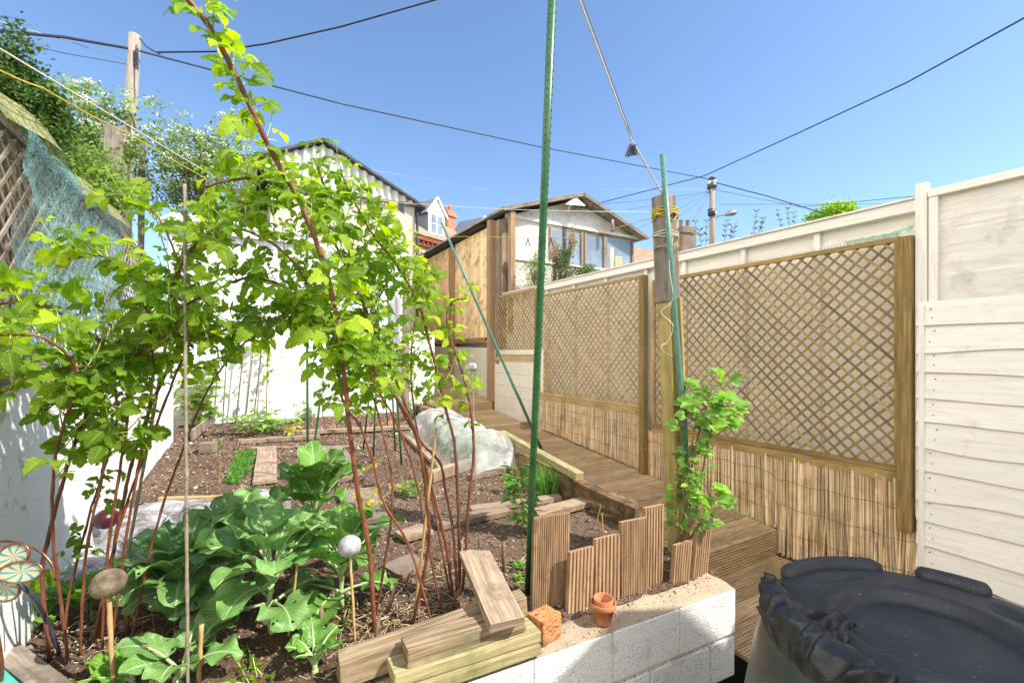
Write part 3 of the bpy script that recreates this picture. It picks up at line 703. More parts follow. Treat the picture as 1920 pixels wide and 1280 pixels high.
for px, wd in ((818, 1.15), (907, 1.15)):
    s = hit(px, -.5); zb = 7.5; z1 = 8.75
    g = MB(); g.box(bf(s, -1.3, (zb+z1)/2-.1), wd, 1.6, z1-zb+.1)
    dm = g.build('dormer', 'slate', t)
    g = MB(); g.add([B(s-wd/2-.1, -.45, z1-.03), B(s+wd/2+.1, -.45, z1-.03), B(s, -.45, z1+.75)], [(0, 1, 2)]); 
    g.box(bf(s, -.49, (zb+z1)/2), wd, .05, z1-zb); g.build('white_front', 'whitepaint', dm)
    g = MB(); q1, q2, q3 = B(s-wd/2-.16, -.4, z1-.1), B(s+wd/2+.16, -.4, z1-.1), B(s, -.4, z1+.82); back = NV*-2.0
    g.add([q1, q3, q3+back, q1+back, q2, q2+back], [(0, 1, 2, 3), (1, 4, 5, 2)]); g.build('dormer_roof', 'slate', dm)
    g = MB(); g.bar(q1, q3, .08, .1); g.bar(q2, q3, .08, .1); g.build('barge_board', 'whitepaint', dm)
    for sx in (-.22, .22):
        g = MB(); g.box(bf(s+sx, -.455, (zb+z1)/2+.05), .34, .02, z1-zb-.35); g.build('window', 'glass', dm)
        g = MB(); g.box(bf(s+sx, -.44, (zb+z1)/2+.05), .34, .02, .04); g.build('glazing_bar', 'whitepaint', dm)
for px, zz in ((838, 10.2), (921, 10.1)):
    s = hit(px, -2.9)
    g = MB(); g2 = MB()
    for q, (wd, dp, z0, z1) in enumerate(((.62, .8, 8.3, zz-.45), (.76, .95, zz-.45, zz-.3), (.68, .86, zz-.3, zz-.12))):
        for ss, kk in ((1, 0), (-1, 0), (0, 1), (0, -1)):
            if ss: g.grid(lambda a, b, ss=ss: B(s+ss*wd/2, -2.9+dp*(a-.5)*ss, z0+(z1-z0)*b), 1, 1, smooth=False, uvf=lambda a, b: (dp*a, (z1-z0)*b))
            else: g.grid(lambda a, b, kk=kk: B(s-wd*(a-.5)*kk, -2.9+kk*dp/2, z0+(z1-z0)*b), 1, 1, smooth=False, uvf=lambda a, b: (wd*a, (z1-z0)*b))
        g.grid(lambda a, b: B(s+wd*(a-.5), -2.9+dp*(b-.5), z1), 1, 1, smooth=False)
    ch = g.build('chimney', 'brick', t)
    for kk in (-.2, .2):
        g2 = MB(); m = Matrix.Translation(B(s, -2.9+kk, zz-.12)); g2.lathe(m, [(.13, 0), (.11, .3), (.13, .33), (.13, .4), (.09, .4)], 12); g2.build('chimney_pot', 'terracotta', ch)
s = hit(806, 0)
g = MB(); g.box(bf(s, .02, 5.6), 1.0, .04, 1.5); wv = g.build('window', 'glass', t)
g = MB()
for (dx, dz, ww, hh) in ((0, .8, 1.15, .16), (0, -.8, 1.15, .12), (-.52, 0, .1, 1.5), (.52, 0, .1, 1.5), (0, 0, .06, 1.45)): g.box(bf(s+dx, .05, 5.6+dz), ww, .06, hh)
g.build('window_frame', 'whitepaint', wv)
# further terrace roof seen right of the workshop
t = thing('terrace_house', 'low pinkish brown tiled roof with chimney between the workshop and the grey post', 'house', W(1235, 470, 24))
g = MB(); ca = W(1150, 470, 24)
cc = W(1235, 512, 24); g.box(frame(Vector((cc.x, 27, 3.4)), (1, 0, 0)), 12, 6, 4.6); g.build('brick_wall', 'slab', t)
g = MB(); p1, p2, p3, p4 = W(1180, 500, 23.8), W(1420, 520, 23.8), W(1420, 492, 26), W(1180, 462, 26)
g.add([p1, p2, p3, p4], [(0, 1, 2, 3)], [[(0, 0), (6, 0), (6, 3), (0, 3)]]); g.build('tiled_roof', 'tiles', t)
g = MB(); q = W(1283, 455, 24); g.box(frame(q, (1, .3, 0)), .75, .7, 1.5); g.box(frame(q+ZV*.5, (1, .3, 0)), .9, .84, .14); ch = g.build('chimney', 'slab', t)
for dx in (-.18, .18):
    g = MB(); g.lathe(Matrix.Translation(q+Vector((dx, 0, .75))), [(.12, 0), (.1, .4), (.12, .42)], 10); g.build('chimney_pot', 'greywood', ch)

# ------------------------------------------------------------------ gabled workshop beyond the fence
DW = 7.51
t = thing('workshop', 'ramshackle white gabled workshop with large panes beyond the trellis fence', 'outbuilding', G(5.9, DW, 1))
e0, z0 = ez(955, 405, DW); e1, z1 = ez(1190, 443, DW); ea, za = ez(1078, 377, DW); zb = (z0+z1)/2
g = MB(); g.add([G(e0, DW, zb), G(e1, DW, zb), G(ea, DW, za)], [(0, 1, 2)]); g.build('gable', 'plaster', t)
g = MB(); wallblock(g, e0, e1, DW+.05, DW+5, 0, 0, zb, zb); g.build('body', 'plaster', t)
g = MB(); e2, _ = ez(1052, 450, DW); wallblock(g, e0+.12, e2, DW-.03, DW+.04, 3.0, 3.0, zb-.05, zb-.05); g.build('cream_panel', 'creamwall', t)
g = MB(); wallblock(g, e0-.1, e1+.04, DW-.08, DW-.01, zb-.06, zb-.06, zb, zb); g.build('tie_beam', 'paintwood2', t)
for a, b in (((ea-.02, za+.05), (e0-.28, zb-.0)), ((ea+.02, za+.05), (e1+.14, zb-.08))):
    g = MB(); p, q = G(a[0], DW-.28, a[1]), G(b[0], DW-.28, b[1]); k = DV*5.2; up = ZV*.045
    g.add([p, q, q+k, p+k, p+up, q+up, q+k+up, p+k+up], [(0, 1, 2, 3), (4, 7, 6, 5), (0, 4, 5, 1), (1, 5, 6, 2), (3, 2, 6, 7), (0, 3, 7, 4)]); rf = g.build('roof_slope', 'oldconcrete', t)
    g = MB(); g.bar(p-DV*.012, q-DV*.012, .02, .07); g.build('verge_board', 'greywood', rf)
g = MB(); g.add([W(1060, 383, 9.0), W(1098, 386, 9.1), W(1079, 369, 9.1), W(1090, 378, 9.6)], [(0, 1, 2), (1, 3, 2)]); g.build('ridge_sheet', 'whitepaint', t)
g = MB(); c = W(1100, 384, 9.35)
for i in range(70): 
    p = c+Vector((R.gauss(0, .13), R.gauss(0, .06), 0)); p.z = c.z-abs(p.x-c.x)*.3+R.gauss(0, .02); g.tube([p, p+rv(.05)], .006, 4, False)
struct(g.build('ridge_debris', 'twig', t), 'stuff')
# windows
zw0 = ez(1120, 503, DW)[1]; zw1 = zb-.14
for a, b in ((1030, 1056), (1056, 1088), (1094, 1130), (1133, 1182)):
    ea_, eb_ = ez(a, 450, DW)[0], ez(b, 450, DW)[0]
    g = MB(); wallblock(g, ea_, eb_, DW-.04, DW-.02, zw0, zw0, zw1, zw1); wv = g.build('window', 'glass', t)
    g = MB()
    for e_ in (ea_, eb_): wallblock(g, e_-.025, e_+.025, DW-.075, DW-.035, zw0-.03, zw0-.03, zw1+.03, zw1+.03)
    wallblock(g, ea_+.026, eb_-.026, DW-.073, DW-.036, zw0-.05, zw0-.05, zw0, zw0); g.build('window_frame', 'greywood', wv)
g = MB(); wallblock(g, e0-.02, e1, DW-.12, DW-.04, .5, .5, zw0-.06, zw0-.06); g.build('stone_base', 'mossywhite', t)
g = MB(); wallblock(g, e0-.05, e1+.04, DW-.15, DW-.03, zw0-.055, zw0-.055, zw0-.02, zw0-.02); g.build('sill', 'paintwood', t)
g = MB(); g.tube([W(1148, 435, 9.6), W(1148, 412, 9.6)], .035, 8); g.build('flue_pipe', 'greywood', t)
for px in (1147, 1155, 1158, 1161, 1164):
    g = MB(); h = 465 if px == 1147 else 481
    g.bar(W(px, 510, 9.0), W(px, h, 9.0), .03, .07 if px == 1147 else .024); tag(g.build('timber_offcut', 'gatewood', loc=W(px, 505, 9.0)), {1147: 'tallest and broadest pale timber offcut standing before the workshop panes', 1155: 'first thin orange timber offcut right of the broad one at the workshop', 1158: 'second thin orange timber offcut right of the broad one at the workshop', 1161: 'third thin orange timber offcut right of the broad one at the workshop', 1164: 'rightmost thin orange timber offcut before the workshop panes'}[px], 'timber', 'timber offcuts standing before the workshop windows')
t = thing('tarpaulin_prop', 'dark timber post beside the left corner of the workshop', 'post', G(e0-.1, DW-.2, 2))
g = MB(); g.box(frame(G(e0-.06, DW-.2, 3.0), ZV, EV), 2.25, .1, .1); g.build('shaft', 'gatepost', t)

# ------------------------------------------------------------------ timber clad gates and wall along the far path
t = thing('low_wall', 'low pale rendered wall beside the far flight of the deck path', 'wall', G(4.15, 8.5, .4))
g = MB(); wallblock(g, 4.075, 4.3, 7.95, 14, .3, .9, 1.60, 1.75); g.build('wall_body', 'creamwall', t, bev=.01)
t = thing('low_wall', 'cream painted block wall under the farthest and smallest trellis', 'wall', G(4.15, 7, .2))
g = MB(); z = .05; row = 0
while z < 1.38:
    d = 6.05-(.22 if row % 2 else 0)
    while d < 7.72:
        a, b = max(6.05, d), min(7.72, d+.437); 
        if b-a > .04: wallblock(g, 4.085, 4.3, a, b, z, z, z+.2125, z+.2125)
        d += .44
    z += .216; row += 1
g.build('blocks', 'creamwall', t, bev=.002)
for d0, d1, lab in ((8.05, 9.62, 'tall orange larch board panel just beyond the pink gate post'), (9.85, 13.0, 'farther larch board panel half hidden behind the raspberry tips')):
    t = thing('board_fence', lab, 'fence panel', G(4.1, d0, 1.7)); g = MB(); d = d0; zt2 = 3.98
    while d < d1: wd = .145; g.box(frame(G(4.10+R.uniform(-.004, .004), d+wd/2, (1.72+zt2)/2), ZV, EV), zt2-1.72, wd-.003, .022, jit=.001); d += wd
    g.build('boards', 'gatewood', t)
    g = MB(); g.bar(G(4.07, d0, 1.78), G(4.07, d1, 1.78), .05, .07); g.build('bottom_rail', 'gatepost', t)
    g = MB(); corrugate(g, G(4.22, d1, zt2+.04), -DV, (ZV*.02-EV).normalized(), d1-d0, .26, .075, .016); g.build('corrugated_capping', 'roofdark', t)
for e, d, z0, z1, wd, m_, lab in ((4.05, 7.78, .58, 4.05, .13, 'gatepost', 'tall brown square post at the top step of the deck'), (4.16, 7.60, 1.3, 4.02, .16, 'plank', 'pinkish pale timber post beside the orange larch panel'), (4.05, 9.72, .9, 3.9, .13, 'gatepost', 'farther brown square post by the second step')):
    g = MB(); g.box(frame(G(e, d, (z0+z1)/2), ZV, EV), z1-z0, wd, wd); tag(g.build('gate_post', m_, loc=G(e, d, z0), bev=.004), lab, 'post')

# ------------------------------------------------------------------ right fence
# white panelling behind the trellis
t = thing('panel_fence', 'long cream painted board fence behind the wooden lattice on the right', 'fence', G(4.2, 4, 0))
g = MB()
z = .62; zt_ = 2.54; k = 0
segs = []
dd = [1.36, 2.05, 2.72, 3.42, 3.98, 4.7, 5.4, 6.1, 6.9, 7.68]
for i in range(len(dd)-1):
    z = .05
    while z < zt_-.001:
        h = .155*R.uniform(.85, 1.2); h = min(h, zt_+.01-z)
        x = DV; m = frame(G(4.235, (dd[i]+dd[i+1])/2, z+h/2), DV); 
        m = m @ Matrix.Rotation(-.035, 4, 'X'); g.box(m, dd[i+1]-dd[i]-.0, .012, h+.012, jit=.003); z += h
g.build('boards', 'paintwood', t)
for d in dd[:-1]:
    g = MB(); g.box(frame(G(4.203, d, 1.34), ZV, EV), 2.36, .045, .038); g.build('batten', 'paintwood', t, bev=.003)
g = MB(); g.bar(G(4.19, 1.38, 2.565), G(4.19, 7.7, 2.565), .075, .085); cp = g.build('top_rail', 'paintwood', t, bev=.003)
g = MB(); g.bar(G(4.19, 1.37, 2.617), G(4.19, 7.72, 2.617), .11, .016); g.build('capping_strip', 'paintwood2', t)
trellis('trellis', 'large brown lattice panel between the weathered post and the near white fence', 4.10, 1.46, 3.76, .66, 2.33, 'trellis')
trellis('trellis', 'middle lattice panel above the pale reeds left of the weathered post', 4.10, 3.97, 6.15, .86, 2.42, 'trellis_pale')
trellis('trellis', 'farthest and smallest lattice panel above the cream block wall', 4.10, 6.30, 7.66, 1.46, 2.56, 'trellis_pale')
# bird spikes on the rail
t = thing('spike_strip', 'row of small pink plastic spikes along the top rail of the near lattice', 'bird spikes', G(4.1, 2.6, 2.36))
g = MB()
for i in range(96):
    d = 1.52+i*.0233; g.tube([G(4.09, d, 2.352), G(4.085+R.uniform(-.003, .003), d+R.uniform(-.003, .003), 2.372)], [.003, .0005], 4, False, r=.5)
g.build('spikes', plain('pink_grey_plastic', (.46, .33, .28), (.56, .43, .36), 20, .6, .3), t)
g = MB()
def ng(a, b): d = 1.38+.42*a; return G(4.07+.07*b+.01*math.sin(a*31), d, 2.355+.03*math.sin(b*3)+.008*math.sin(a*40+b*9)+.16*max(0, .3-a)*b)
g.grid(ng, 40, 8); tag(g.build('green_netting', 'netg', loc=G(4.08, 1.6, 2.36)), 'scrap of bright green netting on the near corner of the lattice', 'netting')
# posts by the trellis
for e, d, z0, z1, w1, w2, m_, lab in ((4.055, 1.395, .24, 2.33, .085, .075, 'trellis', 'brown post at the right edge of the big lattice'), (4.04, 3.872, .06, 2.42, .075, .08, 'trellis', 'brown post between the two bigger lattice panels')):
    g = MB(); g.box(frame(G(e, d, (z0+z1)/2), ZV, EV), z1-z0, w1, w2, jit=.002); tag(g.build('trellis_post', m_, loc=G(e, d, z0), bev=.004), lab, 'post')
g = MB(); g.box(frame(G(4.10, 1.325, 1.05), ZV, EV), 1.9, .03, .05); tag(g.build('cover_strip', 'paintwood', loc=G(4.1, 1.325, .1), bev=.002), 'thin white strip beside the brown post at the right lattice edge', 'trim board')
# reed screens: every reed modelled
def reeds(label, d0, d1, ztop, zbot, e=4.10, rad=(.004, .0085), lean=.05, seed=1):
    rr = random.Random(seed); t = thing('reed_screen', label, 'reed screen', G(e, d0, zbot(d0))); g = MB(); d = d0
    while d < d1:
        r_ = rr.uniform(*rad)
        for lay in (0, 1):
            dd_ = d+rr.uniform(-.006, .006); ln = rr.gauss(0, lean); ee = e-.012+lay*.014+rr.uniform(-.004, .004)
            zt1 = ztop-rr.uniform(0, .02); zb_ = zbot(d)+rr.uniform(0, .03)
            m1 = (zt1+zb_)/2
            g.tube([G(ee, dd_, zt1), G(ee+rr.uniform(-.004, .004), dd_+ln*.5*(zt1-m1), m1), G(ee-rr.uniform(0, .006), dd_+ln*(zt1-zb_)*.9, zb_)], [r_*.9, r_, r_], 5, False, r=rr.random())
        d += r_*1.35
    g.build('reeds', 'reed', t)
    g = MB()
    for k in range(1, 4):
        z = None; pts = []
        for i in range(40):
            dq = d0+(d1-d0)*i/39; zb_ = zbot(dq); pts.append(G(e-.026, dq, zb_+(ztop-zb_)*k/4+.008*math.sin(i*1.3+k)))
        g.tube(pts, .0016, 4, False)
    g.build('binding_wire', 'twig', t)
reeds('tall brown reed screen under the big lattice by the deck step', 1.36, 3.85, .60, lambda d: -.29 if d < 2.33 else ramp_z(d)-.01, seed=2, rad=(.005, .011), lean=.028)
reeds('short pale reed screen under the middle lattice along the deck path', 3.9, 6.2, .80, lambda d: ramp_z(d), seed=3, lean=.012, rad=(.004, .007))
# near white fences
t = thing('boundary_fence', 'lower cream waney edged fence panel at the right edge nearest the camera', 'fence panel', G(4.02, 0, 0))
g = MB(); d0, d1 = -.9, 1.33
rows = [0.02, .19, .355, .52, .70, .865, 1.03, 1.20, 1.375, 1.53, 1.70, 1.84]
for i in range(len(rows)-1):
    zlo, zhi = rows[i], rows[i+1]; rr = random.Random(40+i); ph = rr.uniform(0, 6); am = rr.uniform(.006, .024)*(1 if i % 3 != 1 else .3)
    n = 50; vs = []; fs = []; uv = []; oy = rr.uniform(0, 30)
    for j in range(n+1):
        d = d0+(d1-d0)*j/n; wz = zlo-.012+am*math.sin(d*3.1+ph)+am*.6*math.sin(d*7.7+ph*2)
        for (e, z, vv) in ((4.044, zhi+.016, 1), (4.022, wz+.002, 0), (4.026, wz, -.01), (4.046, wz+.001, -.02)): vs.append(G(e, d, z)); uv.append((d, oy+(z-zlo)))
    F = []; U_ = []
    for j in range(n):
        for q in range(3): a = j*4+q; F.append((a, a+1, a+5, a+4)); U_.append([uv[a], uv[a+1], uv[a+5], uv[a+4]])
    g.add(vs, F, U_, rr.random())
g.build('waney_boards', 'paintwood', t)
g = MB()
for i in range(len(rows)-1):
    for dq in (1.24, .45, -.3):
        for k in (.3, .72): p = G(4.030, dq+R.uniform(-.02, .02), rows[i]+(rows[i+1]-rows[i])*k); g.tube([p+EV*.012, p-EV*.006], .0035, 6)
struct(g.build('nail_heads', 'blackmetal', t), 'stuff')
g = MB(); g.box(frame(G(4.035, 1.30, .93), ZV, EV), 1.80, .03, .036); g.build('edge_batten', 'paintwood', t, bev=.002)
g = MB(); wallblock(g, 4.055, 4.07, d0, d1, .02, .02, 1.84, 1.84); g.build('backing_board', 'paintwood2', t)
t = thing('boundary_fence', 'upper cream overlap fence panel above the waney panel on the right', 'fence panel', G(4.1, 0, 1.8))
g = MB(); z = 1.74
while z < 2.54:
    h = .145; m = frame(G(4.11, .19, z+h/2), DV) @ Matrix.Rotation(-.03, 4, 'X'); g.box(m, 2.18, .012, h+.012, jit=.003); z += h
g.build('boards', 'paintwood2', t)
g = MB(); g.box(frame(G(4.085, 1.252, 2.19), ZV, EV), .84, .05, .04); g.build('edge_batten', 'paintwood', t, bev=.003)
g = MB(); g.bar(G(4.085, -.9, 2.60), G(4.085, 1.278, 2.60), .06, .05); g.build('top_rail', 'paintwood', t, bev=.003)
g = MB(); g.box(frame(G(4.09, 1.315, 1.52), ZV, EV), 2.33, .065, .07); tag(g.build('fence_post', 'paintwood', loc=G(4.09, 1.355, .3), bev=.005), 'cream square post standing above both fences on the right', 'post')
g = MB(); g.box(frame(G(4.08, 1.275, .88), ZV, EV), 1.96, .075, .05); tag(g.build('concrete_post', 'white', loc=G(4.08, 1.275, 0), bev=.008), 'white painted concrete post left of the waney panel', 'post')
g = MB(); wallblock(g, 4.0, 4.2, -1.6, 1.34, -.5, -.5, -.01, -.01); wallblock(g, 4.135, 4.3, 1.342, 2.4, -.5, -.5, -.0, -.0); tag(g.build('gravel_board', 'oldconcrete', loc=G(4.1, 0, -.4), bev=.004), 'dark mossy concrete gravel board under the right fence', 'gravel board')
g = MB(); g.grid(lambda a, b: G(3.72+.30*b, -1.4+2.66*a, -.30+.26*b**.7+.03*mnoise.fractal(Vector((a*18, b*5, 0)), 1, 2, 4)), 60, 8); struct(g.build('earth_bank', 'soil'))
# sleeper edging between bed and path
t = thing('bed_edging', 'rotting brown timber sleeper edging between the bed and the deck path', 'edging', G(2.5, 4, .1))
g = MB()
for a, b, zt1 in ((2.42, 3.15, .37), (3.155, 4.4, .41), (4.41, 6.0, .48), (6.01, 7.55, .60)):
    N = int((b-a)/.05); L_ = b-a; rr = R.uniform(0, 20)
    def sl(u, v, a=a, L_=L_, zt1=zt1, rr=rr):
        d = a+L_*u; q = v*4; hw, hh = .065, .19
        if q < 1: x, z = -hw, -hh+2*hh*q
        elif q < 2: x, z = -hw+2*hw*(q-1), hh
        elif q < 3: x, z = hw, hh-2*hh*(q-2)
        else: x, z = hw-2*hw*(q-3), -hh
        n = mnoise.fractal(Vector((d*5+rr, q*2, 1)), .9, 2, 5)*.013; k = .008*(abs(abs(x)-hw) < .004 and abs(abs(z)-hh) < .03)
        return G(2.50+x*(1+n*6)-k*(1 if x > 0 else -1), d, zt1-.19+z+n+.02*(d-a))
    g.grid(sl, N, 32, smooth=False, uvf=lambda u, v, L_=L_: (u*L_, v*.8))
    for u in (0, 1):
        g.add([sl(u, k/32) for k in range(32)], [tuple(range(32))], [[(k*.02, (k*7 % 32)*.01) for k in range(32)]])
g.build('sleepers', 'sleeper', t)
g = MB(); g.bar(WZ(940, 812, .56), WZ(1087, 893, .46), .085, .07); tag(g.build('timber_rail', 'greenbeam', loc=WZ(1010, 850, .52), bev=.008), 'greenish squared timber lying on the sleeper edging by the grass tuft', 'timber')
g = MB(); g.bar(WS(797, 762, .12), WS(880, 800, .12), .07, .20, jit=.01); tag(g.build('timber_edging', 'sleeper', loc=WS(840, 780, .1), bev=.01), 'short worn timber edging at the foot of the white pillar', 'edging')

# ================================================================== BACKGROUND TREES AND SHRUBS
def leafquad(mb, p, s, r, asp=.6):
    x = rv(1).normalized(); n = (rv(.7)+ZV*.7+Vector((.2, -.3, 0))).normalized(); y = n.cross(x)
    if y.length < .1: return
    y.normalize(); x = y.cross(n).normalized(); z = n
    a = Vector(p); m = a+x*s*.5-z*s*.06
    vs = [a, m+y*s*asp*.5+z*s*.06, a+x*s-z*s*.12, m-y*s*asp*.5+z*s*.06, m-z*s*.02]
    mb.add(vs, [(0, 4, 1), (1, 4, 2), (0, 3, 4), (3, 2, 4)], [[(0, .5), (.5, .5), (.5, 1)], [(.5, 1), (.5, .5), (1, .5)], [(0, .5), (.5, 0), (.5, .5)], [(.5, 0), (1, .5), (.5, .5)]], r)
def tree(name, label, cat, base, blobs, nclump, nleaf, ls, spread, leafm, barkm='twig', tr=.08, blossom=0, kindparts=('crown', 'trunk'), group=None, brr=.012):
    t = thing(name, label, cat, base, group); cr = MB(); tk = MB(); bl = MB()
    tot = sum(b[1].x*b[1].y*b[1].z for b in blobs); base = Vector(base)
    cen = sum((b[0] for b in blobs), Vector())/len(blobs); top = Vector((cen.x, cen.y, max(b[0].z for b in blobs)))
    mid = base.lerp(top, .55); tk.tube(spline([base, base.lerp(mid, .5)+rv(.03), mid, top], 4), [tr*(1-.85*i/12) for i in range(13)], 8)
    for c, rad in blobs:
        k = max(3, int(nclump*(rad.x*rad.y*rad.z)/tot))
        for i in range(k):
            v = rv(1).normalized(); q = R.random()**.4; p = c+Vector((v.x*rad.x, v.y*rad.y, v.z*rad.z))*q
            j = base.lerp(top, R.uniform(.35, .9)); 
            if i % 2 == 0: tk.tube(spline([j, j.lerp(p, .5)+rv(.05)-ZV*.04, p], 3), [brr*1.2, brr, brr, brr*.8, brr*.6, brr*.5, brr*.4], 4, False)
            rb = R.random()
            for l in range(nleaf): 
                off = rv(spread); off.z *= .8; leafquad(cr, p+off, ls*R.uniform(.6, 1.3), min(1, max(0, rb*.6+R.random()*.4)))
            if blossom and R.random() < blossom:
                bp = p+Vector((v.x*.5, v.y*.5, .9)).normalized()*spread*1.3
                for l in range(R.randint(14, 26)): leafquad(bl, bp+Vector((R.gauss(0, .045), R.gauss(0, .045), R.gauss(0, .015))), ls*.42, R.random(), 1)
    cr.build(kindparts[0], leafm, t); tk.build(kindparts[1], barkm, t)
    if bl.v: bl.build('blossom', 'blossom', t)
    return t
def px2(x0, x1, y0, y1, Y, dep=None):                           # ellipsoid covering a picture region at distance Y
    c = W((x0+x1)/2, (y0+y1)/2, Y); rx = abs(x1-x0)/2*Y/FPX; rz = abs(y1-y0)/2*Y/FPX; return (c, Vector((rx, dep or rx, rz)))
def gnd(px, Y): p = W(px, 700, Y); p.z = -.5; return p
tree('evergreen_shrub', 'dense dark evergreen shrub at the top left corner beyond the netted trellis', 'shrub', gnd(20, 5.0), [px2(-80, 80, 95, 330, 5.0, .6), px2(15, 50, 55, 160, 5.0, .15)], 330, 110, .05, .075, 'hedge', tr=.06)
tree('hedge_bush', 'loose bright green hedge bush behind the left trellis under the blossom', 'shrub', gnd(130, 6.3), [px2(60, 235, 250, 420, 6.3, .7), px2(-60, 130, 330, 640, 5.6, .8)], 260, 62, .065, .10, 'haw', tr=.05)
tree('hawthorn_tree', 'hawthorn tree with creamy blossom clusters left of the telegraph pole', 'tree', gnd(150, 8.5), [px2(80, 235, 190, 330, 8.5, .9), px2(110, 160, 120, 200, 8.5, .3), px2(185, 240, 150, 240, 8.5, .3)], 150, 34, .075, .10, 'haw', tr=.08, blossom=.9, brr=.012)
tree('hawthorn_tree', 'hawthorn tree with creamy blossom clusters right of the telegraph pole', 'tree', gnd(350, 9.0), [px2(255, 430, 250, 390, 9.0, 1.0), px2(280, 300, 170, 260, 9.0, .15), px2(325, 360, 200, 280, 9.0, .3), px2(385, 480, 215, 340, 9, .5), px2(440, 560, 285, 400, 11, .7)], 210, 34, .075, .10, 'haw', tr=.08, blossom=.9, brr=.012)
tree('round_tree', 'small rounded far tree just showing over the right fence top', 'tree', gnd(1565, 60)+ZV*0, [px2(1535, 1600, 378, 420, 60, 2), px2(1515, 1560, 392, 430, 60, 1.5)], 60, 60, .35, .45, 'rasp', tr=.3)
tree('ivy_bush', 'green ivy bush climbing the stained base of the workshop', 'shrub', G(4.75, 7.15, .5), [px2(1090, 1112, 480, 535, 8.3, .2), px2(1040, 1075, 465, 540, 8.3, .2), px2(1075, 1115, 500, 535, 8.2, .2)], 60, 50, .035, .05, 'hedge', tr=.02, kindparts=('foliage', 'stems'))
tree('climbing_plant', 'sparse climbing plant before the cream panel of the workshop', 'shrub', G(4.5, 7.2, .5), [px2(985, 1020, 475, 530, 8.2, .15), px2(1000, 1022, 460, 490, 8.2, .1)], 40, 22, .035, .05, 'haw', tr=.015, kindparts=('foliage', 'stems'))
tree('dry_bush', 'straw coloured dry bush hanging between the workshop panel and panes', 'shrub', G(4.8, 7.2, .5), [px2(1030, 1052, 455, 490, 8.3, .15), px2(1065, 1082, 425, 470, 8.3, .12)], 60, 30, .03, .04, 'straw', tr=.015, kindparts=('foliage', 'stems'))
def sprig(px, py, h, Y, label):
    t = thing('garden_sprig', label, 'plant', W(px, py, Y)-ZV*.6); f = MB(); s = MB()
    for k in range(3):
        a = W(px+R.uniform(-6, 6), py, Y)-ZV*.6; b = W(px+R.uniform(-25, 30), py-h*R.uniform(.6, 1), Y); pts = spline([a, a.lerp(b, .5)+rv(.02), b], 6); s.tube(pts, .004, 4, False)
        for i in range(5, 13):
            for sg in (-1, 1): leaflet(f, pts[i], Vector((sg*.8, R.uniform(-.5, .5), .7)), rv(1), .055, .02, .1, .3, 5, r=R.random())
    f.build('foliage', 'hedge', t); s.build('stems', 'twig', t)
sprig(1312, 468, 60, 5.6, 'wispy leafy sprig above the fence just right of the grey post')
sprig(1350, 460, 55, 6.0, 'second wispy sprig under the street lamp above the fence')
sprig(1402, 440, 45, 6.0, 'dark leaved sprig poking over the fence right of the street lamp')
sprig(1475, 420, 30, 6.5, 'faint low sprig over the fence left of the far round tree')

# ------------------------------------------------------------------ telegraph poles, lamp, cables
def cable(label, pts, r, m='blackcable', sag=0, name='overhead_cable', cat='cable', seg=10):
    P = []
    for i in range(len(pts)-1):
        a, b = pts[i], pts[i+1]; n = seg
        for k in range(n):
            t_ = k/n; q = a.lerp(b, t_); q.z -= sag*4*t_*(1-t_); P.append(q)
    P.append(pts[-1]); g = MB(); g.tube(P, r, 5, False, smooth=True); o = g.build(name, m, loc=pts[0]); tag(o, label, cat); return o
t = thing('telegraph_pole', 'weathered wooden telegraph pole at the left among the blossom', 'telegraph pole', W(232, 700, 11)-ZV*1)
g = MB(); a = W(253, 66, 11); b = W(228, 520, 11); g.tube([b, b.lerp(a, .5), a], [.15, .135, .12], 14); g.build('pole', 'telegraph', t)
g = MB(); c = W(258, 105, 10.8)
for k in range(9):
    q = [c+Vector((.06*math.sin(x*.7+k), -.05, -.035*x+.02*k)) for x in range(12)]; g.tube(spline(q, 2), .012, 4, False)
g.build('cable_loops', 'blackmetal', t)
g = MB(); g.tube(spline([W(262, 72, 10.9), W(275, 88, 10.8), W(300, 102, 10.7)], 6), .018, 5); g.build('lead_wire', 'blackcable', t)
g = MB(); g.tube([W(246, 215, 10.85), W(256, 250, 10.85), W(252, 345, 10.85)], .03, 6); g.build('down_wire', 'blackcable', t)
g = MB(); g.tube([W(241, 210, 10.83), W(252, 214, 10.8)], .06, 8); g.build('bracket', 'metal', t)
for x0, x1, y0, y1, YY, lab in ((200, 227, 238, 365, 8, 'pale broad fence post standing left of the telegraph pole'), (262, 271, 262, 305, 9, 'thin pale post standing right of the telegraph pole')):
    g = MB(); p0, p1 = W((x0+x1)/2-4, 640, YY), W((x0+x1)/2, y0, YY); g.bar(p0, p1, (x1-x0)/FPX*YY, .08, DV); tag(g.build('fence_post', 'greywood', loc=p0, bev=.004), lab, 'post')
RP = 26
t = thing('telegraph_pole', 'far telegraph pole with insulators above the right fence', 'telegraph pole', W(1336, 600, RP))
g = MB(); g.tube([W(1336, 560, RP), W(1335, 336, RP)], [.17, .14], 10); g.build('pole', 'telegraph', t)
g = MB(); g.tube([W(1335, 336, RP), W(1335, 332, RP)], [.22, .12], 10); g.build('cable_box', 'blackmetal', t)
g = MB(); g.tube([W(1335, 345, RP), W(1335, 354, RP)], .26, 8); g.build('cable_box', 'blackmetal', t)
g = MB(); g.tube([W(1334, 392, RP-.2), W(1334, 404, RP-.2)], .2, 8); g.build('cable_box', 'blackmetal', t)
for dx, dy in ((-5, 342), (5, 340), (5, 350), (-5, 398), (6, 400)):
    g = MB(); g.lathe(Matrix.Translation(W(1335+dx, dy, RP-.1)), [(.0, -.12), (.1, -.1), (.07, 0), (.1, .06), (0, .12)], 8); g.build('insulator', 'whitepaint', t)
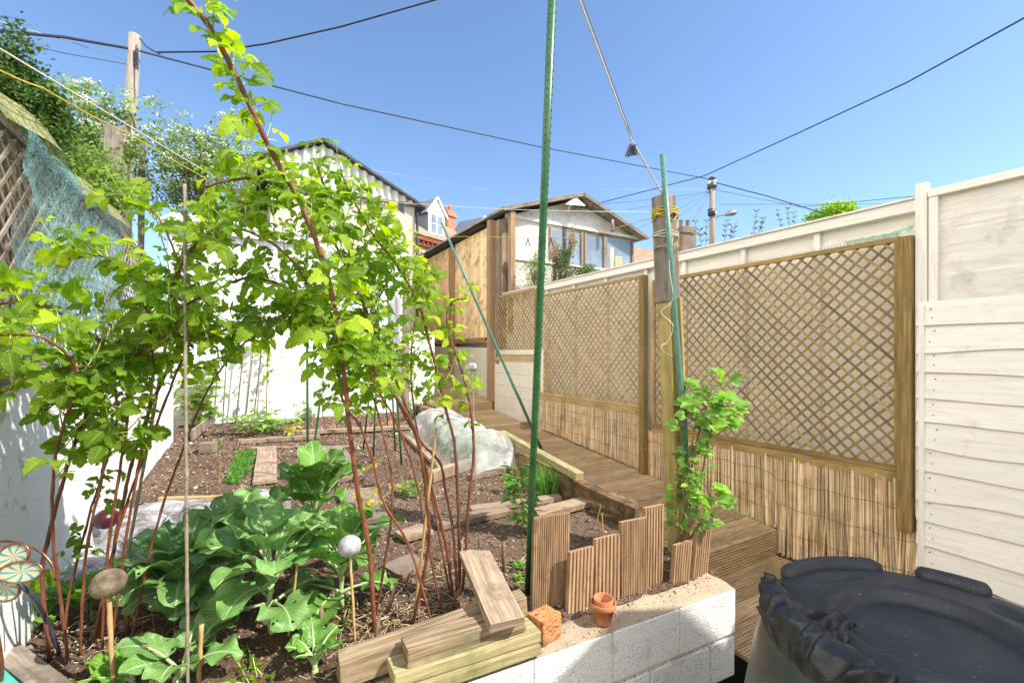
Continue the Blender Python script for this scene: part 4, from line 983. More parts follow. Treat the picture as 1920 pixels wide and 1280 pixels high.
t = thing('street_lamp', 'grey street lamp on a short arm by the far telegraph pole', 'street lamp', W(1345, 420, RP))
g = MB(); g.tube(spline([W(1338, 412, RP), W(1348, 405, RP), W(1362, 402, RP)], 5), .04, 6); g.build('arm', 'metal', t)
g = MB(); g.tube([W(1360, 403, RP), W(1368, 400, RP), W(1376, 398.5, RP), W(1381, 397, RP)], [.08, .16, .17, .09], 8); g.build('lamp_head', 'metal', t)
cable('thick black cable from the left pole falling across the sky to the far right pole', [W(262, 96, 10.9), W(640, 195, 16), W(1010, 275, 21), W(1330, 336, RP)], .024)
cable('thick black cable entering at the left edge and reaching the left pole', [W(-60, 52, 8), W(120, 70, 9.5), W(246, 92, 11)], .03)
cable('black cable swooping from the left pole out over the top of the sky', [W(296, 98, 10.9), W(400, 97, 11), W(500, 82, 11), W(640, 50, 11), W(830, -4, 11)], .02)
cable('thin cable just above the thick one at the left edge', [W(-40, 30, 8.5), W(120, 75, 9.6), W(246, 115, 11)], .009, 'metal')
cable('thin cable just below the thick one at the left edge', [W(-40, 62, 8.5), W(120, 100, 9.6), W(244, 122, 11)], .009, 'blackmetal')
cable('thin cable behind the hawthorn left of the pole', [W(-20, 95, 9), W(120, 200, 9.6), W(240, 212, 11)], .008, 'blackmetal')
cable('twisted cable rising from the far pole to the upper right corner', [W(1115, 383, 26), W(1320, 330, 22), W(1500, 248, 17), W(1700, 155, 13), W(1960, 12, 10)], .022)
cable('cable sloping down from the far pole to the fence top', [W(1340, 342, RP), W(1440, 368, RP), W(1545, 400, RP)], .03)
cable('thin cable running nearly level right from the far pole', [W(1342, 356, RP), W(1500, 388, RP), W(1715, 368, RP-8)], .014, 'blackmetal')
cable('second thin level cable right of the far pole', [W(1350, 383, RP), W(1520, 383, RP), W(1700, 382, RP)], .014, 'blackmetal')
for (x, y, lab) in ((1115, 383, 'uppermost'), (1180, 392, 'second'), (1190, 430, 'third'), (1280, 440, 'fourth'), (1210, 450, 'fifth')):
    cable('%s thin service wire fanning down left from the far pole' % lab, [W(1333, 358, RP), W(x, y, RP-2)], .011, 'blackmetal', .1)
cable('hair thin pale wire high over the clad house and workshop', [W(695, 318, 18), W(900, 355, 22), W(1330, 355, RP)], .008, 'metal')
# aerials
t = thing('aerial', 'small rooftop aerial on the clad house ridge end', 'aerial', W(755, 372, 12)); g = MB(); g.tube([W(755, 372, 12), W(755, 352, 12)], .01, 5); g.tube([W(748, 356, 12), W(762, 354, 12)], .008, 5); g.tube([W(750, 360, 12), W(760, 359, 12)], .006, 5); g.build('mast', 'metal', t)

# ------------------------------------------------------------------ clothes line post, cords, stakes
t = thing('clothes_post', 'weathered square post with cords tied round it at the edge of the bed', 'post', W(1272, 1015, 3.02))
g = MB(); g.bar(W(1273, 1050, 3.0), W(1253, 560, 3.0), .105, .095, DV, jit=.003); g.build('lower_post', 'postyellow', t, bev=.006)
g = MB(); g.bar(W(1253, 568, 3.0)+Vector((.0, .0, 0)), W(1244, 368, 3.0), .122, .11, DV, jit=.004); g.build('upper_post', 'greywood', t, bev=.014)
g = MB(); g.bar(W(1279, 1020, 2.985)+Vector((.02, -.03, 0)), W(1260, 560, 2.985)+Vector((.02, -.03, 0)), .02, .07, DV); g.build('side_batten', 'trellis_pale', t, bev=.003)
def wraps(px, py, Y, n, r, m, lab, rad=.085, seed=1):
    rr = random.Random(seed); g = MB(); c = W(px, py, Y); pts = []
    for i in range(n*10+1):
        a = i/10*2*math.pi; pts.append(c+Vector((math.cos(a)*rad, math.sin(a)*rad, -.012*i/10*rr.uniform(.6, 1.4)+rr.uniform(-.004, .004))))
    pts += [pts[-1]+Vector((-.02, -.03, -.06)), pts[-1]+Vector((-.005, -.02, -.15))]
    g.tube(pts, r, 5, False); tag(g.build('tied_cord', m, loc=c), lab, 'cord')
wraps(1247, 392, 3.0, 6, .0045, 'yellowcord', 'yellow cord wound round the top of the weathered post', seed=2)
wraps(1248, 436, 3.0, 3, .003, 'rope', 'pale wire wound round the weathered post below the yellow cord', seed=4)
wraps(1250, 462, 3.0, 2, .0025, 'straw', 'thin brown wire round the weathered post, lowest of the top three', seed=5)
g = MB(); g.tube(spline([W(1262, 445, 2.9), W(1255, 500, 2.88), W(1262, 560, 2.88), W(1240, 585, 2.9), W(1262, 610, 2.88), W(1252, 640, 2.9), W(1240, 648, 2.88), W(1245, 660, 2.9), W(1262, 668, 2.9)], 6), .0028, 5); tag(g.build('loose_string', 'rope', loc=W(1255, 560, 2.9)), 'loose curly cream string hanging down the weathered post', 'string')
def stake(label, a, b, r0, r1, m='stake', knobs=0, name='garden_stake', cat='stake', group=None, n=10):
    t = thing(name, label, cat, b, group); g = MB(); a, b = Vector(a), Vector(b); g.tube([b, b.lerp(a, .33), b.lerp(a, .66), a], [r0, r0+(r1-r0)*.33, r0+(r1-r0)*.66, r1], n); g.build('shaft', m, t)
    if knobs:
        g = MB(); d = (a-b).normalized(); o1 = d.orthogonal().normalized(); o2 = d.cross(o1); L = (a-b).length
        for i in range(knobs):
            s = (i+.5)/knobs; an = [0, 1.57, 3.14, 4.71][i % 4]+.3; rr = r0+(r1-r0)*s; q = b+d*L*s+(o1*math.cos(an)+o2*math.sin(an))*rr
            g.tube([q-d*.003, q+d*.003+(q-(b+d*L*s))*.10, q+d*.007], [rr*.12, rr*.10, .0008], 4)
        g.build('ridges', m, t)
    return t
stake('tall thick green ridged stake rising out of the top of the picture', W(1042, -160, 1.75), WS(989, 1122, -.03), .0172, .0172, 'stake', 420, n=14)
stake('thin blue green stake tied upright against the weathered post', W(1242, 290, 2.9), W(1291, 905, 2.88), .017, .017, 'stake_g', 0)
a = W(1015, 838, 6.2); a.z = ramp_z(ED(a)[1])
stake('dark green stake leaning diagonally from the deck path toward the larch panels', W(828, 418, 5.7), a, .022, .016, 'stake_g', 0)
g = MB(); q = W(986, 797, 7.35); q.z = ramp_z(ED(q)[1])+.05; g.box(frame(q, EV), .16, .1, .1); tag(g.build('timber_block', 'gatepost', loc=q, bev=.004), 'small dark timber block at the foot of the cream wall by the path', 'block')
for i, (bx, by, tx, ty, dY, lab) in enumerate(((681, 845, 716, 515, -.2, 'leftmost of the green stakes standing in the middle of the bed'), (700, 858, 712, 530, 0, 'green stake of the middle bunch with its foot between two pale planks'), (727, 800, 704, 540, .1, 'green stake of the middle bunch leaning left towards the shed'), (741, 846, 724, 490, 0, 'tallest green stake of the middle bunch'), (753, 872, 735, 600, -.1, 'rightmost and nearest of the green stakes in the middle bunch'), (577, 905, 575, 410, 0, 'tall thin green stake standing behind the upright cabbage'), (583, 880, 602, 738, -.1, 'short dark green stake slanting behind the upright cabbage'))):
    b = WS(bx, by); tp = W(tx, ty, b.y+dY); stake(lab, tp, b, .011, .011, 'stake', 60 if ty < 700 else 0, n=8)
# cords
cable('white clothes cord running down from the left edge to the raspberry leaves', [W(-60, 52, 1.6), W(0, 92, 1.8), W(320, 283, 3.2), W(420, 342, 4.0)], .0042, 'rope', 0, 'clothes_line', 'cord')
cable('pale thin cord stretched level from the clad house to the weathered post', [W(690, 374, 9.2), W(900, 390, 6), W(1245, 398, 2.95)], .003, 'rope', .01, 'clothes_line', 'cord')
cable('yellow cord stretched level across the workshop to the thorny twigs', [W(690, 452, 8.4), W(800, 443, 6.5), W(1090, 446, 4.2), W(1238, 404, 2.95)], .003, 'yellowcord', 0, 'clothes_line', 'cord')
cable('yellow cord hanging before the evergreen shrub at the left edge', [W(-40, 110, 1.7), W(80, 165, 2.0), W(240, 250, 3.0), W(420, 352, 4.0)], .0035, 'yellowcord', .01, 'clothes_line', 'cord')
cable('taut cream cord coming down from the top of the sky to the weathered post', [W(1070, -60, 1.9), W(1086, 0, 2.0), W(1185, 265, 2.6), W(1190, 272, 2.62), W(1247, 372, 2.95)], .0045, 'rope', .0, 'clothes_line', 'cord')
cable('thin second strand twisted beside the cream cord above the pegs', [W(1092, 0, 2.0), W(1150, 160, 2.3), W(1187, 262, 2.6)], .0025, 'metal', .0, 'clothes_line', 'cord')
t = thing('clothes_pegs', 'bunch of dark clothes pegs hanging on the cream cord against the sky', 'clothes pegs', W(1186, 272, 2.6))
for i in range(9):
    g = MB(); p = W(1186+R.uniform(-5, 5), 270+R.uniform(-3, 6), 2.6+R.uniform(-.03, .03)); q = p+Vector((R.uniform(-.03, .022), R.uniform(-.02, .02), -R.uniform(.05, .075)))
    g.bar(p, q, .007, .004); g.bar(p+Vector((.006, 0, 0)), q+Vector((.011, 0, 0)), .007, .004); g.build('peg', 'blackmetal' if i % 3 else 'metal', t)
t = thing('clothes_pegs', 'dark clothes pegs clipped to the pale cord before the clad house', 'clothes pegs', W(752, 380, 8.8))
for i in range(4): g = MB(); p = W(748+i*3, 378, 8.8); g.bar(p, p-ZV*(.18+.02*i), .03, .02); g.build('peg', 'blackmetal', t)
for px, py, YY, lab in ((1033, 445, 4.6, 'single dark peg on the yellow cord before the cream panel'), (990, 447, 4.9, 'lone dark peg on the yellow cord beside the workshop corner')):
    g = MB(); p = W(px, py, YY); g.bar(p, p+Vector((.02, 0, -.09)), .012, .01); g.bar(p, p+Vector((-.025, 0, -.08)), .012, .01); tag(g.build('clothes_peg', 'blackmetal', loc=p), lab, 'clothes peg')

# ------------------------------------------------------------------ raspberry canes
def cane(label, pts, r0, r1, shoots, group=None, leafm='rasp', leaf=.058, sl=(.06, .2), nl=(3, 6), bias=Vector((0, 0, .5)), name='raspberry_cane', stemm='cane', droop=False, nu=11, smin=0):
    sp_ = spline(pts, 8); t = thing(name, label, 'raspberry cane', sp_[0], group); g = MB(); n = len(sp_)
    sp_ = [p+rv(.0009) for p in sp_]
    g.tube(sp_, [r0+(r1-r0)*i/(n-1)+(.0012 if i % 5 == 0 else 0) for i in range(n)], 9)
    for i in range(0, n, 3):
        d = rv(1).normalized(); g.tube([sp_[i], sp_[i]+d*(r0*1.6)], [r0*.4, r0*.2], 4)
    g.build('stem', stemm, t)
    f, s = MB(), MB()
    cum = [0]
    for i in range(1, n): cum.append(cum[-1]+(sp_[i]-sp_[i-1]).length)
    T = cum[-1]
    for (u0, u1, cnt) in shoots:
        cnt = max(2, int(cnt*.92))
        for k in range(cnt):
            u = u0+(u1-u0)*(k+R.random())/cnt; d_ = u*T
            i = min(n-2, max(0, next((j for j in range(n) if cum[j] >= d_), n-1)-1)); p = sp_[i].lerp(sp_[i+1], max(0, min(1, (d_-cum[i])/max(1e-6, cum[i+1]-cum[i]))))
            ax = (sp_[i+1]-sp_[i]).normalized(); v = rv(1); v = (v-ax*v.dot(ax)).normalized()
            dr = v*.9+ax*.5+bias*R.uniform(.5, 1.5)
            if droop: dr.z = -abs(dr.z)*.2
            shoot(f, s, p, dr, R.uniform(*sl)*.9, R.randint(*nl), leaf*1.06*R.uniform(.7, 1.3), nu)
    if f.v: f.build('foliage', leafm, t); s.build('shoots', 'shoot', t)
    return t
def path(px_list, Yb, Yt):                                        # list of picture points, first on the soil
    b = WS(*px_list[0]); n = len(px_list)-1; out = [b-ZV*.03]
    for i, (x, y) in enumerate(px_list[1:]): out.append(W(x, y, b.y+(Yt-b.y)*((i+1)/n)**1.1))
    return out
GR = None
# right clump
cane('thickest raspberry cane, the one rising out of the top of the picture', path([(704, 1185), (692, 1030), (672, 930), (658, 830), (645, 700), (636, 630), (612, 510), (565, 385), (520, 305), (488, 240), (450, 160), (400, 62), (340, -15), (300, -60)], 0, 1.35), .0105, .0085, [(.47, .62, 12), (.62, .80, 10), (.80, .97, 15)], leaf=.066, sl=(.04, .12), nl=(2, 4))
cane('raspberry cane arching left from behind the thick cane over the green stake', path([(772, 1168), (803, 1030), (800, 936), (786, 835), (768, 785), (731, 730), (680, 670), (610, 600), (530, 537), (465, 522), (400, 545), (330, 580)], 0, 1.75), .0085, .005, [(.50, .72, 12), (.72, .99, 20)], leaf=.056, nl=(3, 5))
cane('raspberry cane bending up left to the leafy top beside the thick cane', path([(850, 1120), (838, 1030), (815, 936), (798, 875), (780, 820), (751, 734), (710, 640), (690, 590), (650, 500), (600, 410), (545, 360), (470, 335), (380, 350)], 0, 1.8), .0085, .0045, [(.48, .7, 16), (.7, .99, 22)], leaf=.055)
cane('glossy red raspberry cane passing just left of the ball on its stick', path([(862, 1112), (861, 1020), (858, 936), (853, 835), (836, 768), (820, 700), (804, 640), (785, 570), (745, 500), (700, 440), (660, 370), (640, 325)], 0, 2.0), .0085, .004, [(.45, .7, 10), (.7, .99, 20)], leaf=.055)
cane('rightmost glossy red cane bent beside the grey ball on its stick', path([(866, 1110), (874, 1020), (879, 936), (888, 852), (884, 785), (876, 734), (860, 677), (842, 630), (838, 590), (850, 565), (872, 560)], 0, 2.3), .0085, .0035, [(.52, .72, 5), (.72, .99, 9)], leaf=.05, nl=(2, 4), sl=(.04, .12))
cane('thin raspberry cane just right of the thickest one leaning left', path([(815, 1175), (768, 1026), (720, 942), (700, 868), (676, 801), (648, 760), (622, 690), (600, 590), (560, 505), (500, 450), (430, 430), (380, 470)], 0, 1.7), .006, .004, [(.5, .75, 12), (.75, .99, 20)], leaf=.055)
cane('raspberry cane climbing between the two bent canes to the middle leaves', path([(858, 1118), (850, 1000), (835, 920), (826, 870), (798, 838), (765, 790), (722, 700), (690, 610), (662, 500), (635, 410), (605, 340), (590, 300)], 0, 1.95), .0075, .0035, [(.55, .8, 12), (.8, .99, 14)], leaf=.055)
cane('thin dull raspberry cane curving down left into hanging leaves', path([(830, 1150), (790, 950), (771, 868), (741, 788), (710, 734), (660, 640), (590, 595), (500, 600), (420, 620), (370, 645)], 0, 1.8), .005, .0035, [(.55, .75, 10), (.75, .99, 22)], leaf=.052, leafm='raspshade', droop=True)
cane('raspberry cane filling the leafy mass left of the clad house', path([(700, 1172), (730, 1000), (735, 900), (715, 800), (690, 700), (690, 600), (720, 540), (740, 480), (720, 430), (690, 400)], 0, 2.3), .006, .0035, [(.5, .75, 14), (.75, .99, 18)], leaf=.056)
cane('raspberry cane sending leaves to the right above the white pillar', path([(845, 1110), (815, 960), (790, 850), (775, 760), (770, 690), (775, 620), (790, 560), (800, 500)], 0, 2.5), .006, .0035, [(.6, .99, 22)], leaf=.054)
# left clump
cane('dark red cane crossing the wind spinner at the lower left', path([(95, 1235), (79, 1085), (90, 1010), (111, 927), (134, 850), (168, 766), (225, 690), (300, 635), (350, 600)], 0, 1.75), .008, .005, [(.52, .75, 10), (.75, .99, 14)], leaf=.062, leafm='raspshade')
cane('short leafy raspberry cane before the left white wall', path([(118, 1205), (126, 1135), (146, 1045), (172, 950), (190, 890), (198, 820), (200, 770)], 0, 2.1), .006, .003, [(.3, .99, 11)], leaf=.052, leafm='raspshade', nl=(2, 3), sl=(.03, .08))
cane('straight orange red cane rising behind the brown ball to the left leaves', path([(178, 1205), (195, 1125), (208, 1058), (232, 934), (252, 850), (290, 745), (333, 645), (318, 564), (353, 474), (410, 428), (480, 384), (550, 380)], 0, 1.9), .007, .0065, [(.55, .75, 14), (.75, .99, 20)], leaf=.058)
cane('left raspberry cane arching over to the left edge', path([(130, 1240), (110, 1100), (98, 980), (105, 850), (140, 730), (130, 670), (70, 630), (-20, 630)], 0, 1.45), .006, .004, [(.5, .75, 8), (.75, .99, 11)], leaf=.064)
cane('raspberry cane arching left high across the lattice', path([(190, 1220), (200, 1050), (225, 880), (240, 760), (215, 680), (150, 610), (70, 570), (-20, 570)], 0, 1.55), .0055, .004, [(.5, .7, 7), (.7, .99, 14)], leaf=.062)
cane('raspberry cane with leaves just below the teal netting', path([(205, 1225), (230, 1050), (262, 860), (285, 720), (280, 600), (250, 520), (190, 480), (110, 490)], 0, 1.8), .0055, .004, [(.55, .75, 9), (.75, .99, 14)], leaf=.062)
cane('raspberry cane filling the centre of the left leafy arch', path([(170, 1210), (220, 1000), (280, 830), (330, 700), (370, 590), (330, 480), (290, 400), (230, 380)], 0, 1.95), .0055, .004, [(.55, .75, 8), (.75, .99, 13)], leaf=.058)
cane('raspberry cane drooping low before the left wall coping', path([(150, 1225), (160, 1050), (190, 900), (220, 780), (200, 700), (120, 690), (40, 720), (-10, 740)], 0, 1.5), .0055, .004, [(.55, .99, 13)], leaf=.066, leafm='raspshade')
cane('raspberry cane linking the two clumps with leaves above the plastic sheet', path([(240, 1215), (290, 1000), (340, 850), (390, 730), (450, 650), (520, 600), (580, 560)], 0, 2.1), .005, .0035, [(.68, .99, 16)], leaf=.054)
# bamboo canes and balls on sticks
def bcane(label, a, b, r, m='bamboo', name='bamboo_cane', knots=9):
    t = thing(name, label, 'bamboo cane', a); g = MB(); n = knots*4; P = [Vector(a).lerp(Vector(b), i/n)+(rv(.0006) if 0 < i < n else Vector()) for i in range(n+1)]
    g.tube(P, [r*(1.22 if i % 4 == 0 else 1)*(1-.15*i/n) for i in range(n+1)], 8); g.build('cane', m, t); return t
p = WS(352, 1320, -.02); bcane('vertical grey bamboo cane at the left, tied with a twist of wire', p, W(346, 345, p.y), .0062)
t = thing('wire_tie', 'dark twist of wire tied round the vertical grey bamboo', 'wire tie', W(349, 950, p.y)); g = MB(); q = W(349.5, 946, p.y)
g.tube([q+Vector((math.cos(a*.7)*.011, math.sin(a*.7)*.011, -.0015*a)) for a in range(22)], .0016, 4); g.tube(spline([q, q+Vector((.01, -.02, -.03)), q+Vector((.012, -.02, -.06))], 4), .0013, 4); g.tube(spline([q, q+Vector((-.012, -.02, -.03)), q+Vector((-.01, -.02, -.055))], 4), .0013, 4); g.build('wire', 'blackmetal', t)
p = WS(213, 1185, -.02); bcane('grey bamboo cane leaning right beside the orange red cane', p, W(350, 430, p.y-.1), .0075)
p = WS(775, 1172, -.02); bcane('brown bamboo cane with a cut end leaning among the red canes', p, W(818, 802, p.y+.05), .0075, 'bamboo_y', knots=4)
p = WS(372, 1285, -.02); bcane('short yellow bamboo cane at the foot of the big cabbage', p, W(378, 1170, p.y), .009, 'bamboo_y', knots=2)
p = WS(443, 1060, -.02); bcane('yellow bamboo cane standing up behind the big cabbage', p, W(453, 908, p.y), .0065, 'bamboo_y', knots=3)
p = WS(540, 1200, -.02); bcane('brown bamboo cane leaning through the tall cabbage', p, W(558, 1052, p.y), .006, 'bamboo_y', knots=3)
def ballstick(label, bx, by, tx, ty, rpx, m, cm, dY=0, r=.006, sq=.92, name='cane_topper', cat='cane topper'):
    b = WS(bx, by, -.02); c = W(tx, ty, b.y+dY); R_ = rpx*(c.y)/FPX; t = thing(name, label, cat, b)
    g = MB(); P = [b.lerp(c, i/12)+(rv(.0015) if 0 < i < 12 else Vector()) for i in range(13)]; g.tube(P, [r*(1.15 if i % 4 == 0 else 1) for i in range(13)], 8); g.build('stick', cm, t)
    g = MB(); prof = [(max(.0001, R_*math.sin(math.pi*i/16)), -R_*sq*math.cos(math.pi*i/16)) for i in range(17)]; 
    g.lathe(Matrix.Translation(c), prof, 24, wob=lambda a, i: .03*math.sin(3*a+i*.5)+.02*math.sin(7*a+i)); g.build('ball', m, t)
    return t
ballstick('grey chalky ball on a thin cane in front of the tall cabbage', 666, 1215, 656, 1023, 21, 'ball', 'bamboo_y', r=.0055)
ballstick('brown felt ball on a yellow bamboo cane at the lower left', 214, 1300, 203, 1093, 28, 'brownball', 'bamboo_y', r=.0085)
ballstick('small grey ball on a thin cane in the middle of the bed', 893, 945, 885, 688, 9.5, 'ball', 'bamboo', r=.006)
ballstick('dark red glass ball on a leaning cane by the plastic sheet', 243, 1035, 200, 972, 20, 'redball', 'bamboo', .0, .006)
for i, (x, y) in enumerate(((603, 1215), (703, 1170), (718, 1165), (758, 1105), (842, 1150), (700, 1225), (165, 1180), (235, 1195), (840, 1060), (650, 1100), (900, 1040), (945, 1075))):
    labs = ('dead cane stub beside the brick and timbers foot of the low cabbage', 'brown cut cane stub right behind the grey chalky ball', 'thin brown cut cane stub left of the leaning bamboo', 'dark forked cane stub by the straw litter', 'thick cut cane stub before the straw at the timber', 'slim cut cane stub behind the long timber', 'dark dead cane stub at the foot of the brown ball cane', 'second dead cane stub right of the brown ball cane', 'short dead stub tucked behind the leaning plank', 'stub of dead cane under the tall cabbage leaves', 'twig stuck upright above the leaning plank', 'slim reddish twig slanting left of the tall green stake')
    b = WS(x, y, -.02); t = thing('cane_stub', labs[i], 'cane stub', b); g = MB(); h = R.uniform(.08, .2); q = b+Vector((R.uniform(-.06, .08), R.uniform(-.03, .03), h)); g.tube([b, b.lerp(q, .5)+rv(.004), q], [R.uniform(.006, .010)]*3, 7); g.build('stem', 'stub', t)

# ================================================================== VEGETABLES AND SMALL PLANTS
def cableaf(fol, st, b, az, pet, L, Wd, lift, m_r, ruf=.06, tilt=.9, cup=.25):
    h = Vector((math.cos(az), math.sin(az), 0)); side = ZV.cross(h)
    pts = [b, b+h*pet*.35+ZV*pet*lift*.6, b+h*pet*.75+ZV*pet*lift]; sp_ = spline(pts, 5)
    st.tube(sp_, [.0095-.0035*i/(len(sp_)-1) for i in range(len(sp_))], 7)
    o = sp_[-1]; d0 = (sp_[-1]-sp_[-2]).normalized(); ang0 = math.asin(max(-1, min(1, d0.z))); ang1 = ang0-tilt
    nu, nv = 16, 14; ph = R.uniform(0, 6.28); tw = R.uniform(-.35, .35); ph2 = R.uniform(0, 6.28)
    C = [Vector((0, 0))]; 
    for i in range(nu): 
        a = ang0+(ang1-ang0)*((i+.5)/nu)**1.2; C.append(C[-1]+Vector((math.cos(a), math.sin(a)))*L/nu)
    vs = []; fs = []; uv = []
    for i in range(nu+1):
        u = i/nu; wd = (math.sin(math.pi*min(1, .06+.94*u**.8))**.62)*Wd/2
        if i == nu: wd *= .12
        wd *= 1+.07*math.sin(11*u+ph)+.04*math.sin(23*u+ph2)
        a = ang0+(ang1-ang0)*u**1.2; nrm = Vector((-math.sin(a), math.cos(a)))
        for j in range(nv+1):
            v = j/nv*2-1; k = cup*abs(v)**1.6*wd+ruf*abs(v)**2.2*L*math.sin(u*15+ph+(v > 0)*2)+tw*v*wd*u+.05*L*math.sin(u*5+v*3+ph2)*abs(v)
            p2 = C[i]+nrm*k
            vs.append(o+h*(p2.x-(abs(v)**2)*.05*L*(u < .3))+ZV*p2.y+side*(v*wd*(1-.12*abs(v)*math.sin(u*15+ph))))
    for i in range(nu):
        for j in range(nv):
            q = i*(nv+1)+j; fs.append((q, q+nv+1, q+nv+2, q+1)); uv.append([(x/nu, y/nv) for x, y in ((i, j), (i+1, j), (i+1, j+1), (i, j+1))])
    fol.add(vs, fs, uv, m_r, True)
    rp = [vs[i*(nv+1)+nv//2]+ZV*.001 for i in range(nu)]; st.tube(rp, [.0055*(1-i/nu)+.0008 for i in range(nu)], 5, False)
def cabbage(label, px, py, stem_h, leaves, m='cabbage', lean=(0, 0), seed=1, sc=1.0, name='cabbage_plant'):
    R.seed(seed); b = WS(px, py, -.02); top = b+Vector((lean[0], lean[1], stem_h)); t = thing(name, label, 'cabbage', b); f, s = MB(), MB()
    s.tube(spline([b, b.lerp(top, .5)+rv(.012), top], 5), [.014]*5+[.011]*6, 8)
    for (az, pet, L, Wd, lift, tilt, hh) in leaves:
        cableaf(f, s, b.lerp(top, hh), math.radians(az), pet*sc, L*sc, Wd*sc, lift, R.random(), R.uniform(.05, .11), tilt, R.uniform(.05, .4))
    f.build('leaves', m, t); s.build('stalks', 'palestem', t)
def ring(n, pet, L, Wd, lift, tilt, hh, off=0, j=.2):
    return [(off+360*i/n+R.uniform(-18, 18), pet*R.uniform(1-j, 1+j), L*R.uniform(1-j, 1+j), Wd*R.uniform(1-j, 1+j), lift*R.uniform(.8, 1.2), tilt*R.uniform(.7, 1.3), hh) for i in range(n)]
R.seed(21)
cabbage('big spreading cabbage nearest the vertical grey bamboo', 345, 1165, .18, ring(8, .10, .22, .23, 1.1, 1.1, .95, 10)+ring(6, .08, .19, .18, 2.0, .8, 1, 40)+ring(5, .11, .22, .22, .4, 1.3, .7, 70)+[(-60, .10, .24, .24, .7, 1.4, .85), (-110, .11, .23, .24, .7, 1.3, .85)], 'kale', seed=3)
R.seed(22)
cabbage('middle cabbage with broad pale leaves on a tall bare stalk', 512, 1195, .27, ring(8, .13, .21, .21, .9, 1.1, .95, 0)+ring(6, .09, .18, .17, 2.0, .7, 1, 30)+ring(4, .15, .19, .19, .2, 1.3, .6, 40)+[(-100, .12, .22, .22, .5, 1.3, .8)], 'kale', seed=5)
R.seed(23)
cabbage('cabbage on the right of the row behind the grey chalky ball', 640, 1150, .22, ring(8, .13, .21, .21, .9, 1.1, .9, 20)+ring(5, .08, .18, .17, 1.9, .8, 1, 50)+ring(4, .14, .2, .19, .2, 1.3, .5, 0), 'cabbage', seed=7)
R.seed(24)
cabbage('tall upright dark cabbage at the back reaching the wooden planks', 590, 1045, .30, ring(6, .08, .24, .22, 2.2, .6, 1, 0)+ring(7, .12, .21, .2, 1.1, 1.0, .85, 30)+ring(4, .1, .19, .19, .5, 1.2, .6, 10), 'cabbage', seed=9)
R.seed(25)
cabbage('cabbage with upright leaves between the big and the middle one', 440, 1110, .2, ring(7, .10, .22, .21, 1.4, .9, .9, 15)+ring(4, .08, .19, .18, 2.3, .7, 1, 60)+ring(4, .12, .2, .2, .6, 1.2, .7, 0), 'kale', seed=13)
R.seed(26)
cabbage('low ragged cabbage shoot in front by the long timber', 590, 1262, .04, ring(7, .05, .10, .08, 1.2, .7, .9, 0), 'cabbage', seed=15)
R.seed(27)
cabbage('low cabbage leaves lying at the very bottom under the big cabbage', 340, 1285, .04, ring(6, .07, .16, .15, .9, 1.0, .9, 0), 'kale', seed=17)
R.seed(28)
cabbage('yellowing bitten leaves at the bottom left of the cabbages', 250, 1290, .03, [(170, .03, .22, .09, .4, .4, .9), (150, .05, .18, .08, .5, .5, 1), (200, .04, .16, .08, .4, .5, 1)], 'lettuce', seed=19)
R.seed(29)
cabbage('small glossy lettuce like head behind the brown felt ball', 165, 1160, .04, ring(8, .03, .15, .14, 1.6, .7, .9, 0)+ring(5, .02, .12, .1, 2.4, .4, 1, 0), 'lettuce', seed=23, name='lettuce_plant')
R.seed(5)
def plant(label, px, py, h, nst, leafs, m, name='young_plant', cat='plant', size=.05, spread=.08, lean=(0, 0), stemr=.003, n3=True, cnt=(5, 8), base=None, sm='shoot', wide=None):
    b = base or WS(px, py, -.01); t = thing(name, label, cat, b); f, s = MB(), MB()
    for k in range(nst):
        top = b+Vector((R.gauss(0, spread)+lean[0], R.gauss(0, spread)+lean[1], h*R.uniform(.75, 1.1))); q = b+Vector((R.gauss(0, spread*.3), R.gauss(0, spread*.3), 0))
        P = spline([q, q.lerp(top, .5)+rv(spread*.15), top], 5); s.tube(P, [stemr*(1-.5*i/10) for i in range(11)], 5, False)
        for i in range(R.randint(*cnt)):
            u = R.uniform(.25, 1); p = P[int(u*10)]; a = R.uniform(0, 6.28); d = Vector((math.cos(a), math.sin(a), .25))
            if n3: compound(f, s, p, d, ZV+rv(.25), size*R.uniform(.7, 1.2), R.random(), .6, 3, 6)
            else: leaflet(f, p, d+rv(.2), ZV+rv(.4), size*R.uniform(.7, 1.2), size*(wide or .7), .3, .2, 6, r=R.random())
    f.build('foliage', m, t); s.build('stems', sm, t); return t
plant('leafy plant climbing beside the tall green stake with broad bright leaves', 983, 1000, .50, 4, 8, 'weed', size=.078, spread=.06, cnt=(8, 11))
plant('low yellow green bush of leaves before the back wall', 495, 815, .34, 9, 8, 'currant', size=.10, spread=.22, cnt=(5, 8))
plant('golden tipped low plant beside the far long plank', 545, 818, .16, 4, 8, 'yellowleaf', size=.075, spread=.1, cnt=(3, 5))
plant('second yellow green bush further right at the back wall', 560, 790, .36, 4, 8, 'currant', size=.07, spread=.16, cnt=(5, 7))
plant('dark green raspberry bush in the far left corner', 372, 810, 1.0, 9, 8, 'raspshade', size=.10, spread=.16, cnt=(11, 15))
plant('blue green bushy plant at the left foot of the white pillar', 775, 790, .42, 26, 8, 'bluegreen', size=.045, spread=.13, n3=False, cnt=(12, 18), wide=.35)
plant('small seedling with bright leaves beside the concrete block', 414, 843, .12, 3, 6, 'weed', size=.045, spread=.03, n3=False, cnt=(5, 8))
plant('seedling with a dark tip before the white net tunnel', 812, 885, .20, 2, 6, 'weed', size=.045, spread=.03, n3=False, cnt=(3, 5))
plant('tiny seedling right of the net tunnel foot near the red canes', 745, 1010, .06, 3, 6, 'weed', size=.035, spread=.03, n3=False, cnt=(3, 5))
